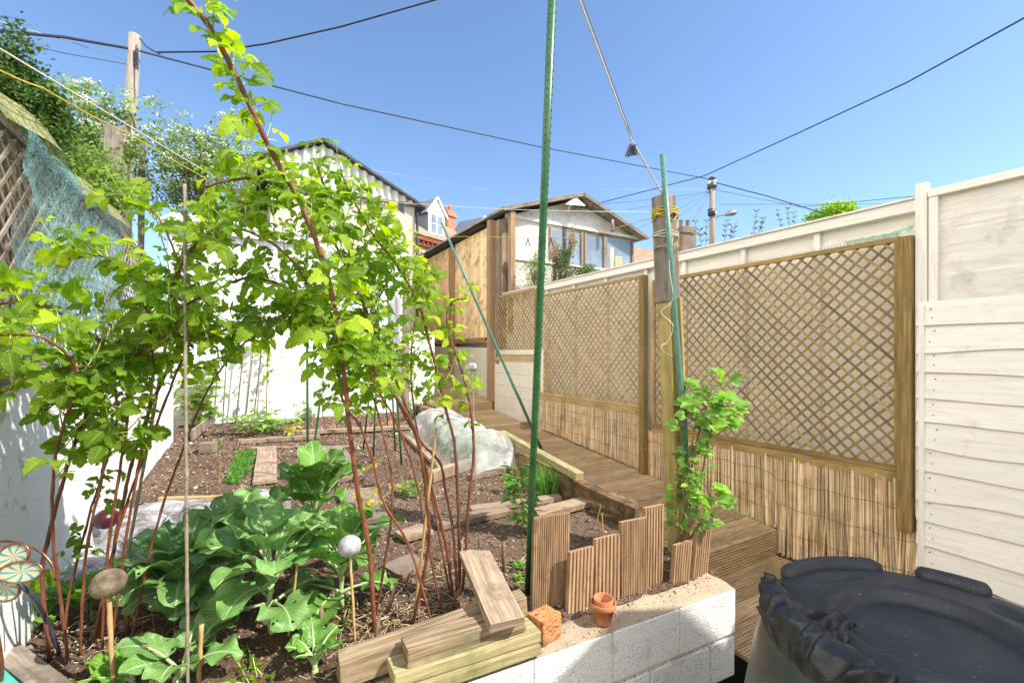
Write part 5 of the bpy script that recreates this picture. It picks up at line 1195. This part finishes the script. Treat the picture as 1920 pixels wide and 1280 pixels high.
plant('pale green low plant left of the tall stake at its foot', 970, 1065, .05, 14, 6, 'lettuce', size=.022, spread=.055, n3=False, cnt=(5, 7))
plant('round leaved low plant below it beside the leaning plank', 978, 1092, .05, 9, 6, 'lettuce', size=.022, spread=.04, n3=False, cnt=(5, 7))
plant('young climbing plant with round leaves left of the tall stake top', 955, 925, .30, 2, 6, 'raspshade', size=.05, spread=.05, n3=False, cnt=(6, 8), wide=.8)
plant('yellow leaved young shoot before the tall green stakes', 690, 960, .22, 4, 6, 'yellowleaf', size=.055, spread=.10, cnt=(4, 6))
plant('bright yellow leaves on a low shoot right of the thick cane', 655, 905, .24, 3, 6, 'yellowleaf', size=.05, spread=.08, cnt=(4, 6))
plant('lime green leafy weed between the red canes and planks', 770, 930, .18, 4, 6, 'currant', size=.055, spread=.12, cnt=(4, 6))
plant('broad jagged leaves at the lower left under the wind spinner', 60, 1180, .22, 6, 6, 'currant', size=.085, spread=.12, cnt=(4, 6))
plant('low dark weed before the cabbages at the bottom edge', 480, 1275, .05, 8, 6, 'raspshade', size=.03, spread=.08, n3=False, cnt=(4, 6))
plant('sprawling dark weed under the right cabbage', 640, 1180, .08, 8, 6, 'raspshade', size=.035, spread=.08, n3=False, cnt=(4, 6))
# carrot row: many feathery seedlings, nobody could count them
f = MB()
for i in range(420):
    u = R.random(); c = Vector(WS(435+u*30+R.gauss(0, 8), 908-u*58)); e, d = ED(c); c.z = soil_h(e, d)
    for k in range(3): leaflet(f, c+rv(.01), rv(.7)+ZV*1.2, rv(1), R.uniform(.03, .065), .014, .2, .3, 5, r=R.random())
tag(f.build('carrot_seedlings', 'weed', loc=WS(450, 880)), 'bright feathery row of seedlings between bamboo markers', 'seedlings', kind='stuff')
f = MB()
for i in range(700):
    e = R.uniform(-.8, 2.4); d = R.uniform(2.2, 7.8)
    if mnoise.noise(Vector((e*1.7, d*1.7, 2))) < .18: continue
    p = G(e, d, soil_h(e, d)); 
    for k in range(3): leaflet(f, p, rv(.8)+ZV*.5, ZV+rv(.5), R.uniform(.008, .022), .01, .2, .2, 4, r=R.random())
struct(f.build('tiny_weeds', 'weed'), 'stuff')
# grass tuft
t = thing('grass_tuft', 'bright green grass tuft by the greenish timber on the sleeper edging', 'grass tuft', WS(1030, 925)); f = MB()
for i in range(260):
    b = WS(1024+R.gauss(0, 12), 926+R.gauss(0, 4)); b.z += .0; a = R.uniform(0, 6.28); L = R.uniform(.18, .40); h = Vector((math.cos(a), math.sin(a), 0)); s = ZV.cross(h)*.0035; n = 6; vs = []; k = R.uniform(.25, 1.0)
    for j in range(n+1):
        u = j/n; p = b+h*L*k*u*u*.9+ZV*L*(u-.45*k*u*u); w_ = 1-u*.9; vs += [p-s*w_, p+s*w_]
    f.add(vs, [(2*j, 2*j+1, 2*j+3, 2*j+2) for j in range(n)], [[(j/n, 0), (j/n, 1), ((j+1)/n, 1), ((j+1)/n, 0)] for j in range(n)], R.random(), True)
f.build('blades', 'weed', t)
# currant bush by the post
t = thing('currant_bush', 'red currant bush with green berry strings in front of the big lattice', 'shrub', W(1275, 1030, 2.78)); f, s, bl = MB(), MB(), MB()
for pts in ([(1262, 1035), (1285, 940), (1300, 860), (1318, 780), (1340, 715)], [(1272, 1035), (1305, 960), (1318, 880), (1330, 820), (1352, 760)], [(1266, 1035), (1280, 960), (1285, 900), (1300, 820), (1310, 750)], [(1276, 1035), (1325, 960), (1330, 915)]):
    P = spline([W(x, y, 2.76+.02*i) for i, (x, y) in enumerate(pts)], 7); n = len(P); s.tube(P, [.009-.006*i/n for i in range(n)], 7)
    for i in range(4, n):
        for k in range(1+(i % 2) if i < n-6 else 3):
            a = R.uniform(0, 6.28); d = Vector((math.cos(a), math.sin(a), R.uniform(.0, .5))); sz = R.uniform(.040, .066) if i < n-6 else R.uniform(.065, .10)
            q = P[i]+d.normalized()*sz*1.15; s.tube([P[i], q], .0013, 4, False)
            up = ZV*.8+rv(.4)+Vector((.1, -.6, 0)); rr = R.random() if i < n-6 else R.uniform(.6, 1)
            sd_ = up.cross(d).normalized()
            for sg in (-1, 0, 1): leaflet(f, q, d+sd_*sg*.95, up, sz*(1 if sg == 0 else .8), sz*.7, .25, .15, 7, .14, rr, .02)
        if i % 2 == 0:
            q = P[i]+rv(.02); 
            for k in range(9): c = q+Vector((R.gauss(0, .004), R.gauss(0, .004), -.007*k)); bl.lathe(Matrix.Translation(c), [(.0003, -.003), (.003, 0), (.0003, .003)], 6)
f.build('foliage', 'currant', t); s.build('stems', 'stub', t); struct(bl.build('berries', 'shoot', t), 'stuff')

# pea canes at the back wall with climbing leaves
for i, (bx, by, tx, ty) in enumerate(((417, 803, 429, 600), (441, 800, 463, 600), (459, 797, 480, 610), (474, 792, 497, 600), (499, 789, 503, 600))):
    b = WS(bx, by, -.02); e, d = ED(b); b.z = soil_h(e, d)-.02; lab = ('leftmost', 'second from left', 'middle', 'fourth from left', 'rightmost')[i]+' slim brown bean cane against the back wall'
    tp = W(tx, ty, b.y+.05); bt = bcane(lab, b, tp, .008, 'stub', 'bean_cane', 5)
    f, s = MB(), MB()
    for k in range((2, 6, 8, 12, 18)[i]):
        u = R.uniform(.25, 1) if i < 3 else R.uniform(.1, 1); q = b.lerp(tp, u); compound(f, s, q, rv(1)+Vector((0, -.4, 0)), ZV+rv(.3), R.uniform(.05, .075), None, .5, 3, 6)
    f.build('foliage', 'raspshade', bt); s.build('shoots', 'shoot', bt)

# ================================================================== THINGS IN THE BED
def flatplank(label, a, b, wd, th, m, lift=0, name='plank', cat='plank', jit=.004, roll=0):
    p, q = WS(*a), WS(*b); 
    for v in (p, q): e, d = ED(v); v.z = max(soil_z(d), v.z)+th/2+lift+.006
    g = MB(); mm = frame((p+q)/2, q-p) @ Matrix.Rotation(roll, 4, 'X'); 
    N = 8; L = (q-p).length
    # worn plank: slightly wandering edges
    vs = []; fs = []; uv = []; ox, oy = R.uniform(0, 30), R.uniform(0, 30)
    for i in range(N+1):
        x = -L/2+L*i/N; w1 = wd/2+R.uniform(-1, 1)*jit; w2 = wd/2+R.uniform(-1, 1)*jit; ex = (R.uniform(-jit, jit)*2 if i in (0, N) else 0)
        for (y, z) in ((-w1, -th/2), (w2, -th/2), (w2, th/2), (-w1, th/2)): vs.append(mm @ Vector((x+ex, y, z))); uv.append((x+ox, y+oy if abs(z) < 9 else 0))
    F = []; U_ = []
    for i in range(N):
        for k in range(4): a_ = i*4+k; b_ = i*4+(k+1) % 4; F.append((a_, a_+4, b_+4, b_)); U_.append([uv[a_], uv[a_+4], uv[b_+4], uv[b_]])
    F += [(0, 1, 2, 3), (N*4+3, N*4+2, N*4+1, N*4)]; U_ += [[(oy, uv[k][1]) for k in (0, 1, 2, 3)], [(oy, uv[k][1]) for k in (3, 2, 1, 0)]]
    g.add(vs, F, U_); o = g.build(name, m, loc=(p+q)/2, bev=.003); tag(o, label, cat); return o
flatplank('short pale plank laid lengthwise beside the feathery seedlings', (501, 842), (497, 908), .20, .035, 'plank')
flatplank('long weathered plank across the far bed, left lower one', (448, 832), (600, 822), .11, .05, 'plank')
flatplank('long weathered plank across the far bed, right upper one', (545, 818), (790, 806), .10, .05, 'plank', .02)
flatplank('thin split board lying in front of the long far planks', (470, 842), (700, 838), .05, .02, 'plank')
flatplank('dark brown flat slab lying in the middle of the bed', (610, 845), (640, 905), .42, .04, 'slab', name='paving_slab', cat='slab', jit=.002)
flatplank('second brown slab sunk in soil behind the right cabbage', (668, 925), (690, 985), .3, .04, 'slab', name='paving_slab', cat='slab', jit=.002)
flatplank('pale square offcut of board lying behind the leaning bamboo', (748, 1015), (800, 1000), .17, .03, 'plank', .01)
flatplank('grey board end under the red canes beside the straw', (730, 1080), (790, 1055), .2, .03, 'slab', name='board_end', cat='board')
flatplank('weathered plank half in shade left of the tall stake', (818, 990), (950, 962), .15, .04, 'plank')
flatplank('upper weathered plank running toward the sleeper edging', (880, 962), (1048, 937), .10, .04, 'plank')
flatplank('lower wide weathered plank ending behind the tallest offcut', (1000, 975), (1103, 948), .15, .045, 'plank', .012)
flatplank('thin dark offcut board lying at the foot of the sleeper', (1108, 965), (1180, 985), .05, .03, 'sleeper')
flatplank('board edging along the left foot of the white net tunnel', (765, 818), (845, 892), .16, .04, 'plank', .01)
flatplank('pinkish board lying in front of the white net tunnel', (806, 905), (880, 878), .09, .10, 'plank')
flatplank('low flat board at the near foot of the net tunnel', (880, 900), (985, 878), .09, .05, 'plank')
flatplank('thin orange wood strip along the plastic sheet edge', (300, 940), (440, 936), .05, .03, 'trellis_pale')
g = MB(); p = WS(390, 848); g.box(frame(p+ZV*.06, (1, .2, 0)), .16, .12, .12, jit=.003); tag(g.build('concrete_block', 'slab', loc=p, bev=.006), 'small brown concrete block lying on the soil at the left', 'block')
flatplank('board edging at the left of the bed under the far corner bush', (360, 830), (395, 795), .03, .14, 'greywood', .02)
for i, (x, y, h, lx) in enumerate(((410, 912, .24, .012), (470, 838, .13, .0), (528, 845, .13, .01), (566, 845, .12, -.02), (1117, 985, .16, .02), (1131, 1000, .15, -.005), (1172, 965, .13, .01), (618, 815, .4, .05), (688, 800, .3, .02), (430, 900, .12, 0))):
    labs = ('thin pale marker stick left of the feathery seedlings', 'pale marker stick standing before the long far plank at its left', 'marker stick between the short pale plank and the long plank', 'marker stick leaning right of the short pale plank', 'split pale marker stick by the sleeper edging', 'darker marker stick beside the split pale one', 'small pale marker stick near the tall offcut', 'slender tan cane standing at the back wall', 'slim cane slanting behind the green stakes', 'tiny marker stick inside the seedling row')
    b = WS(x, y, -.02); g = MB(); g.bar(b, b+Vector((lx*2, 0, h)), .009, .006); tag(g.build('plant_marker', 'bamboo_y', loc=b), labs[i], 'marker stick')
f = MB()
for i in range(160):
    p = WS(725+R.gauss(0, 10), 796+R.gauss(0, 3)); p.z += .005; x = rv(1); x.z *= .2; f.bar(p, p+x.normalized()*R.uniform(.02, .05), .02, .006)
struct(f.build('bark_chips', 'mulch'), 'stuff')
# low pea hoops: dark wires bent over the soil rows
for i, pts in enumerate((((295, 868), (350, 862), (420, 880)), ((545, 838), (640, 848), (735, 842)), ((560, 850), (640, 862), (720, 855)))):
    P = spline([WS(x, y, .03) for x, y in pts], 8); g = MB(); g.tube(P, .0025, 5, False); tag(g.build('garden_wire', 'blackmetal', loc=P[0]), ('dark wire line lying over the left soil beside the wall', 'upper dark wire across the soil before the far planks', 'lower dark wire across the soil before the far planks')[i], 'wire')

# white net tunnel
t = thing('net_tunnel', 'lumpy white net tunnel covering plants beside the sleeper edging', 'net tunnel', WS(900, 880))
A0, A1 = WS(932, 893), WS(812, 812); ax = (A1-A0); Lt = ax.length; ax.normalize(); sd2 = Vector((-ax.y, ax.x, 0)).normalized()*-1
def tun(a, b, k=1.0):
    s = a*Lt; ph = math.pi*b; hump = .80+.20*abs(math.sin(a*math.pi*2.6+.5)); endt = max(0.0, 1-max(0, (.14-a)/.14)**2)*max(0, 1-max(0, (a-.9)/.1)**2); endt = max(.05, endt)**.5
    n = mnoise.fractal(Vector((a*9, b*5, 1.5)), 1, 2, 4)*.035
    rr = (.36*(1.0)+n)*k*(.55+.45*endt)*(.92+.08*hump); hh = (.42*hump+n)*k*endt
    c = A0+ax*s; e, d = ED(c); return Vector((c.x, c.y, soil_z(d)+.0))+sd2*math.cos(ph)*rr+ZV*max(0, math.sin(ph))**.8*hh
g = MB(); g.grid(lambda a, b: tun(a, b), 90, 44); g.build('net', 'fleece', t)
for i, a in enumerate((.12, .34, .56, .78, .93)):
    g = MB(); g.tube([tun(a, j/20, .97) for j in range(21)], .006, 6); g.build('hoop', 'stake_g', t)
g = MB()
def skirt(a, b): p = tun(.02+a*.5, 0.0); e, d = ED(p); return Vector((p.x, p.y, soil_h(e, d)+.012))-sd2*0+(-ax*.10*b)+sd2*.10*b+ZV*.02*math.sin(a*40)*b+ZV*.01
g.grid(skirt, 60, 6); g.build('net_hem', 'fleece', t)
for k, (a, m, lab) in enumerate(((.25, 'weed', 'green leafy plant growing inside the near end of the net tunnel'), (.45, 'currant', 'pale green plant growing inside the middle of the net tunnel'), (.68, 'currant', 'yellowish plant growing inside the far end of the net tunnel'))):
    c = A0+ax*a*Lt; plant(lab, 0, 0, .30, 16, 8, m, size=.085, spread=.13, n3=False, cnt=(7, 10), base=Vector((c.x, c.y, soil_z(ED(c)[1]))), wide=.5)

# polythene sheet, lower left
g = MB(); SPN = spline([WS(545, 950), WS(430, 965), WS(300, 975), WS(215, 1020), WS(165, 1075), WS(120, 1120)], 10)
def pts_(a): i = min(len(SPN)-2, int(a*(len(SPN)-1))); f_ = a*(len(SPN)-1)-i; return SPN[i].lerp(SPN[i+1], f_), (SPN[i+1]-SPN[i]).normalized()
def sh(a, b):
    p, tn = pts_(min(.9999, a)); n = Vector((tn.y, -tn.x, 0)).normalized()*-1; k = (b-.5)*2; w_ = (.30-.08*a)
    q = p+n*k*w_; e, d = ED(q); e = max(e, -.845)
    z = soil_h(e, max(d, 0))+.012+max(0, 1-k*k)**.7*(.13-.05*a)*(.85+.15*math.sin(a*16))+.03*mnoise.fractal(Vector((a*11, b*5, 7)), .8, 2, 5)
    return Vector((q.x, q.y, max(z, soil_h(e, d)+.006)))
g.grid(sh, 130, 40); tag(g.build('polythene_sheet', 'sheet', loc=SPN[30]), 'crumpled clear polythene sheet tunnel across the bed behind the cabbages', 'plastic sheet')
# beam and teal thing at the lower left corner
g = MB(); g.bar(WS(-10, 1215, .03), WS(110, 1310, .03), .09, .06, jit=.004); tag(g.build('timber_beam', 'greywood', loc=WS(50, 1260), bev=.004), 'grey weathered beam lying in the bottom left corner', 'timber')
g = MB(); g.bar(WS(-15, 1262, .05), WS(35, 1310, .05), .05, .04); tag(g.build('trowel_handle', 'teal', loc=WS(10, 1285), bev=.008), 'teal plastic handle poking in at the bottom left corner', 'tool handle')
g = MB(); p = WS(-2, 1300); g.tube(spline([p, W(2, 1250, p.y-.05), W(-8, 1180, p.y-.1)], 5), .009, 8); tag(g.build('cut_cane', 'cane', loc=p), 'red cane at the extreme left bottom edge', 'cane stub')
# wind spinner
t = thing('wind_spinner', 'copper framed wind spinner with swirled turquoise glass petals at the left edge', 'wind spinner', WS(112, 1225)); hub = W(-30, 1078, 1.72)
g = MB(); g.tube(spline([WS(112, 1225), W(90, 1170, 1.93), W(55, 1110, 1.80), hub+Vector((.0, .03, 0))], 6), .0085, 8); g.build('stem', 'blackmetal', t)
def petal_(cx, cy, lx, ly, rot, Y):
    c = W(cx, cy, Y); a = lx/FPX*Y; b = ly/FPX*Y; ca, sa = math.cos(rot), math.sin(rot); nr = Vector((.15, -1, .1)).normalized()
    X_ = Vector((ca, 0, sa)); X_ = (X_-nr*X_.dot(nr)).normalized(); Y_ = nr.cross(X_)
    g = MB(); n = 36; vs = [c-nr*.006]; uv = []; fs = []
    for j in range(n): th = 2*math.pi*j/n; vs.append(c+X_*a*math.cos(th)+Y_*b*math.sin(th))
    for j in range(n):
        t1, t2 = 2*math.pi*j/n, 2*math.pi*(j+1)/n; fs.append((0, 1+j, 1+(j+1) % n)); uv.append([(.5, .5), (.5+.5*math.cos(t1), .5+.5*math.sin(t1)), (.5+.5*math.cos(t2), .5+.5*math.sin(t2))])
    vs2 = [v+nr*.014*-1 for v in vs]; 
    g.add(vs, fs, uv, .5, True); pt = g.build('petal', 'petal', t)
    g = MB(); g.tube([c+X_*a*math.cos(2*math.pi*j/32)*1.02+Y_*b*math.sin(2*math.pi*j/32)*1.02 for j in range(33)], .0042, 7, False); g.build('rim', 'copper', pt)
petal_(24, 1043, 27, 22, .5, 1.70); petal_(38, 1072, 35, 19, .05, 1.685); petal_(6, 1103, 27, 21, -.5, 1.69)
for k in range(3): petal_(-60+10*k, 1030+45*k, 30, 20, 2.4+k*.5, 1.70)
g = MB(); c = W(10, 1080, 1.75); g.tube([c+Vector((.19*math.cos(a)*1.0, .0, .135*math.sin(a))) for a in [math.pi*1.0*i/24-.12 for i in range(25)]], .0045, 6); g.build('outer_ring', 'copper', t)
g = MB(); g.lathe(Matrix.Translation(hub), [(.001, -.02), (.02, -.012), (.02, .012), (.001, .02)], 16); g.build('hub', 'copper', t)

# ------------------------------------------------------------------ timbers, plank, brick, pots on the wall
def WP(s, k, z): return WA+WN*s+WIN*k+ZV*z
def timber(label, s0, s1, k, z, wd, th, m, dz=0, jit=.004, skew=0):
    g = MB(); p, q = WP(s0, k, z), WP(s1, k+skew, z+dz); g.bar(p, q, wd, th, jit=jit); return tag(g.build('timber', m, loc=(p+q)/2, bev=.005), label, 'timber')
timber('lowest greenish squared timber overhanging the white wall', -.58, .035, .06, .20, .14, .045, 'greenbeam')
timber('greenish squared timber lying directly on the lowest one', -.60, .045, .075, .247, .13, .045, 'greenbeam', skew=.0)
timber('cracked pale beam with nail holes, topmost of the stacked timbers', -.545, -.02, .085, .305, .115, .07, 'beam')
timber('long rough split beam lying behind the stacked timbers', -.78, .06, .20, .235, .10, .12, 'beam', .045, .008, -.0)
g = MB()
a, b = W(948, 1172, 2.02), W(888, 1035, 2.42); a.z = .395; a = W(950, 1166, 1.93); 
g.box(frame((a+b)/2, b-a, Vector((.1, -.35, 1))), (b-a).length+.02, .155, .038, jit=.004); tag(g.build('plank', 'plank', loc=(a+b)/2, bev=.003), 'wide pale worn plank leaning from the timbers back into the canes', 'plank')
g = MB(); g.bar(W(903, 1145, 2.02), W(958, 1140, 2.03), .022, .016, jit=.002); tag(g.build('wood_sliver', 'plank', loc=W(930, 1143, 2.02), bev=.002), 'small wood sliver lying across the leaning plank', 'wood strip')
g = MB(); g.bar(WP(.03, .26, .19), WP(.14, .22, .19), .045, .04, jit=.004); tag(g.build('timber_end', 'greywood', loc=WP(.08, .24, .19), bev=.004), 'short grey timber end behind the orange brick', 'timber')
bp = WZ(1022, 1200, .172); g = MB(); bm_ = frame(bp+ZV*.055+Vector((0, .03, 0)), (.75, .66, 0)); 
N_ = 7
def brickpt(x, y, z): 
    v = Vector((x, y, z)); n = mnoise.noise(v*28+Vector((3, 1, 5)))*.005+mnoise.noise(v*70)*.003; s_ = .5; k = [abs(x)/.062, abs(y)/.052, abs(z)/.055]; rr = 1-.045*max(0, sum(sorted(k)[1:])-1.75)*2; return bm_ @ (v*rr*(1+n/.06*.35))
for axis in range(3):
    for sg in (-1, 1):
        def ff(a, b, axis=axis, sg=sg):
            q = [0, 0, 0]; hx = (.062, .052, .055); o2 = [i for i in range(3) if i != axis]; q[axis] = sg*hx[axis]; q[o2[0]] = (a*2-1)*hx[o2[0]]; q[o2[1]] = (b*2-1)*hx[o2[1]]*(sg if axis != 1 else -sg); return brickpt(*q)
        g.grid(ff, 20, 20, .5)
tag(g.build('brick', 'brick_orange', loc=bp), 'chipped orange half brick standing on the white wall beside the timbers', 'brick')
pp = WZ(1131, 1166, .172)
t = thing('flower_pot', 'small rimmed terracotta flower pot standing on the white wall', 'flower pot', pp); g = MB(); m = Matrix.Translation(pp)
g.lathe(m, [(.0005, .004), (.040, .003), (.042, .006), (.0545, .078), (.062, .078), (.0635, .081), (.064, .100), (.061, .103), (.057, .102), (.055, .085), (.040, .012), (.0005, .012)], 40); g.build('pot_body', 'terracotta', t)
m = Matrix.Translation(pp+ZV*.030) @ Matrix.Rotation(.03, 4, 'X'); t = thing('flower_pot', 'second terracotta pot nested inside the rimmed one, only its rim showing', 'flower pot', pp+ZV*.03); g = MB()
g.lathe(m, [(.0005, .004), (.036, .003), (.0485, .06), (.0485, .092), (.0465, .095), (.043, .093), (.0405, .055), (.030, .016), (.0005, .016)], 40); g.build('pot_body', 'terracotta', t)
# decking offcuts standing along the wall
offs = [(1040, 1152, 36, 970, 17, .14, 'tallest wide finely ridged decking offcut beside the green stake'), (1090, 1150, 27, 1030, 7, .10, 'lowest decking offcut just right of the tallest wide one'), (1141, 1133, 28, 1006, 7, .105, 'mid height decking offcut, third from the left'), (1192, 1118, 28, 975, 15, .12, 'finely ridged decking offcut, fourth from the left'), (1235, 1105, 23, 952, 7, .11, 'dark topped tall decking offcut against the weathered post'), (1279, 1095, 22, 1017, 7, .10, 'short decking offcut under the currant bush'), (1315, 1080, 21, 992, 7, .095, 'rightmost decking offcut at the corner of the wall')]
for i, (px, by, hw, ty, n, wdt, lab) in enumerate(offs):
    b = WZ(px, by, .165); k = .03 if i in (0, 4) else .0
    tp = W(px+(3, 4, 2, -1, 2, 6, 8)[i], ty, b.y+.035); H = tp.z-b.z+.03; wd = hw*2*b.y/FPX*1.02/.93
    up = (tp-b).normalized(); x = up; wn = WN.copy()
    wn = Matrix.Rotation((-.05, .03, 0, -.03, .02, .06, .1)[i], 3, 'Z') @ wn; y = wn; z = -(x.cross(y)) if False else x.cross(y)
    if z.dot(WIN) > 0: y = -y; z = x.cross(y)
    m = Matrix((x, y, z)).transposed().to_4x4(); m.translation = b+up*(H/2-.03)+WIN*(.018+k)
    g = MB(); g.grooved(m, H, wd, .028, n, .008 if n < 10 else .004); tag(g.build('decking_offcut', 'offcut', loc=b), lab, 'decking offcut')
g = MB(); m = frame(WZ(1288, 1052, .17)+ZV*.05, ZV, WIN); g.box(m, .14, .07, .045, jit=.003); tag(g.build('wood_block', 'offcut', loc=WZ(1288, 1052, .17), bev=.006), 'small pinkish wood block behind the short offcuts', 'block')

# ------------------------------------------------------------------ water butt with its lid
BX, BY, BR, BZ = 1.18, 1.25, .42, .73
t = thing('water_butt', 'dark green plastic water butt in the near right corner', 'water butt', Vector((BX, BY, -.29))); g = MB()
g.lathe(Matrix.Translation((BX, BY, 0)), [(.40, -.285), (.47, -.27), (.50, -.1), (.505, .15), (.49, .38), (.455, .58), (.43, .66), (.405, .70), (.39, .72), (.385, .69), (.38, .5)], 96); g.build('body', 'butt', t)
lid = Vector((BX, BY, BZ)); g = MB()
def lidz(x, y):
    r = math.hypot(x, y); z = .032*(1-(r/.385)**2)
    dx, dy = x+.05, y+.02; rr = math.hypot(dx, dy*1.05); ang = math.atan2(dy, dx)
    def sm(a, b, v): u = max(0, min(1, (v-a)/(b-a))); return u*u*(3-2*u)
    open_ = sm(-1.1, -.6, math.sin(ang)+.0) if dy < 0 else 1
    z -= .030*(1-sm(.195, .213, rr))*1.0
    z += .010*math.exp(-((rr-.235)/.02)**2)
    for (ox, oy) in ((-.07, .295), (.27, .07), (-.22, -.24)):
        q = math.hypot((x-ox)*(1.0 if ox < .2 else 1.6), (y-oy)*(1.8 if ox < .2 else 1)); z -= .022*(1-sm(.03, .075, q))
    z += .004*mnoise.fractal(Vector((x*7, y*7, 0)), 1, 2, 3)
    return z
nr_, na_ = 46, 120
def lf(a, b): r = .385*a; th = 2*math.pi*b; x, y = r*math.cos(th), r*math.sin(th); return lid+Vector((x, y, lidz(x, y)))
g.grid(lf, nr_, na_); 
prof = [(.385, 0), (.40, -.004), (.415, -.012), (.422, -.03), (.420, -.055), (.410, -.058)]
g.lathe(Matrix.Translation(lid), prof, 96); g.build('lid', 'rubber', t)
for a0, a1 in ((-.25, .28), (.52, .98), (1.22, 2.22), (3.02, 3.42), (3.62, 4.3), (4.55, 5.3)):
    g = MB(); n = 26; P = []; rads = []
    for i in range(n+1):
        th = a0+(a1-a0)*i/n; P.append(lid+Vector((math.cos(th)*.395, math.sin(th)*.395, .004))); e_ = min(i, n-i)/n; rads.append(.031*min(1, (e_*9+.25))**.5)
    g.tube(P, rads, 14); g.build('rim_roll', 'rubber', t)
# crumpled black bag caught on the rim
g = MB()
def bag(a, b):
    th = 2.55+1.35*a; w1 = mnoise.noise(Vector((a*7, b*1.5, 4))); env = math.sin(math.pi*min(1, max(0, a)))**.4
    K = ((0, .325, .012), (.25, .365, .030), (.45, .395, .052), (.62, .425, .040), (.78, .445, .0), (1, .440, -.055)); bb = max(0, min(.9999, b))
    for q in range(len(K)-1):
        if K[q][0] <= bb <= K[q+1][0]: f_ = (bb-K[q][0])/(K[q+1][0]-K[q][0]); r = K[q][1]+(K[q+1][1]-K[q][1])*f_; z = K[q][2]+(K[q+1][2]-K[q][2])*f_; break
    fold = .017*(1-abs(math.sin(a*17+b*3.2+w1*3)))**1.3+.009*(1-abs(math.sin(a*41-b*5+w1*5)))
    r = .395+(r-.395)*(.25+.75*env*(1+.35*w1)); z = .03+(z-.03)*(.3+.7*env)+fold*(.4+b); r += fold*(b > .5)*.9
    return lid+Vector((math.cos(th)*r, math.sin(th)*r, z))
g.grid(bag, 200, 34)
def flap(a, b):
    th = 3.0+.35*a; r = .40-.19*b*(1-.5*a); return lid+Vector((math.cos(th)*r, math.sin(th)*r, .026-.012*b+.014*math.sin(a*12+b*6)+.01*mnoise.noise(Vector((a*6, b*6, 1)))+lidz(math.cos(th)*min(r, .38), math.sin(th)*min(r, .38))))
g.grid(flap, 30, 24); tag(g.build('bin_bag', 'blackbag', loc=lid), 'crumpled black bin bag caught on the rim of the water butt lid', 'bin bag')

# ------------------------------------------------------------------ unseen gabled block added behind and right of the viewpoint, shaped to throw the shade
t = thing('shade_gable', 'added unseen cream gable shading the water butt and block wall', 'house', G(4.2, -3, -.3))
DG = -.94; ga, gz = 4.06, 3.93
g = MB(); zl, zr_ = gz-(ga-2.75)*.50, gz-(6.2-ga)*1.0
P = [G(2.75, DG, -.35), G(6.2, DG, -.35), G(6.2, DG, zr_), G(ga, DG, gz), G(2.75, DG, zl)]; Q = [p-DV*4.5 for p in P]
g.add(P+Q, [(4, 3, 2, 1, 0), (5, 6, 7, 8, 9), (0, 1, 6, 5), (1, 2, 7, 6), (2, 3, 8, 7), (3, 4, 9, 8), (4, 0, 5, 9)]); g.build('rendered_wall', 'creamwall', t)
for (ea2, za2) in ((2.62, zl-.06), (6.33, zr_-.09)):
    g = MB(); p, q = G(ga, DG+.06, gz+.03), G(ea2, DG+.06, za2+.03); k = -DV*4.7; up = ZV*.05; g.add([p, q, q+k, p+k, p+up, q+up, q+k+up, p+k+up], [(0, 1, 2, 3), (4, 7, 6, 5), (0, 4, 5, 1), (1, 5, 6, 2), (3, 2, 6, 7), (0, 3, 7, 4)]); g.build('roof_slope', 'slate', t)
g = MB(); g.box(frame(G(4.6, DG+.01, 1.75), EV), 1.0, .04, 1.1); wv = g.build('window', 'glass', t)
g = MB()
for (dx, dz, ww, hh) in ((0, .58, 1.16, .06), (0, -.58, 1.2, .07), (-.54, 0, .07, 1.1), (.54, 0, .07, 1.1), (0, 0, .05, 1.09)): g.box(frame(G(4.6+dx, DG+.03, 1.75+dz), EV), ww, .07, hh)
g.build('window_frame', 'whitepaint', wv)
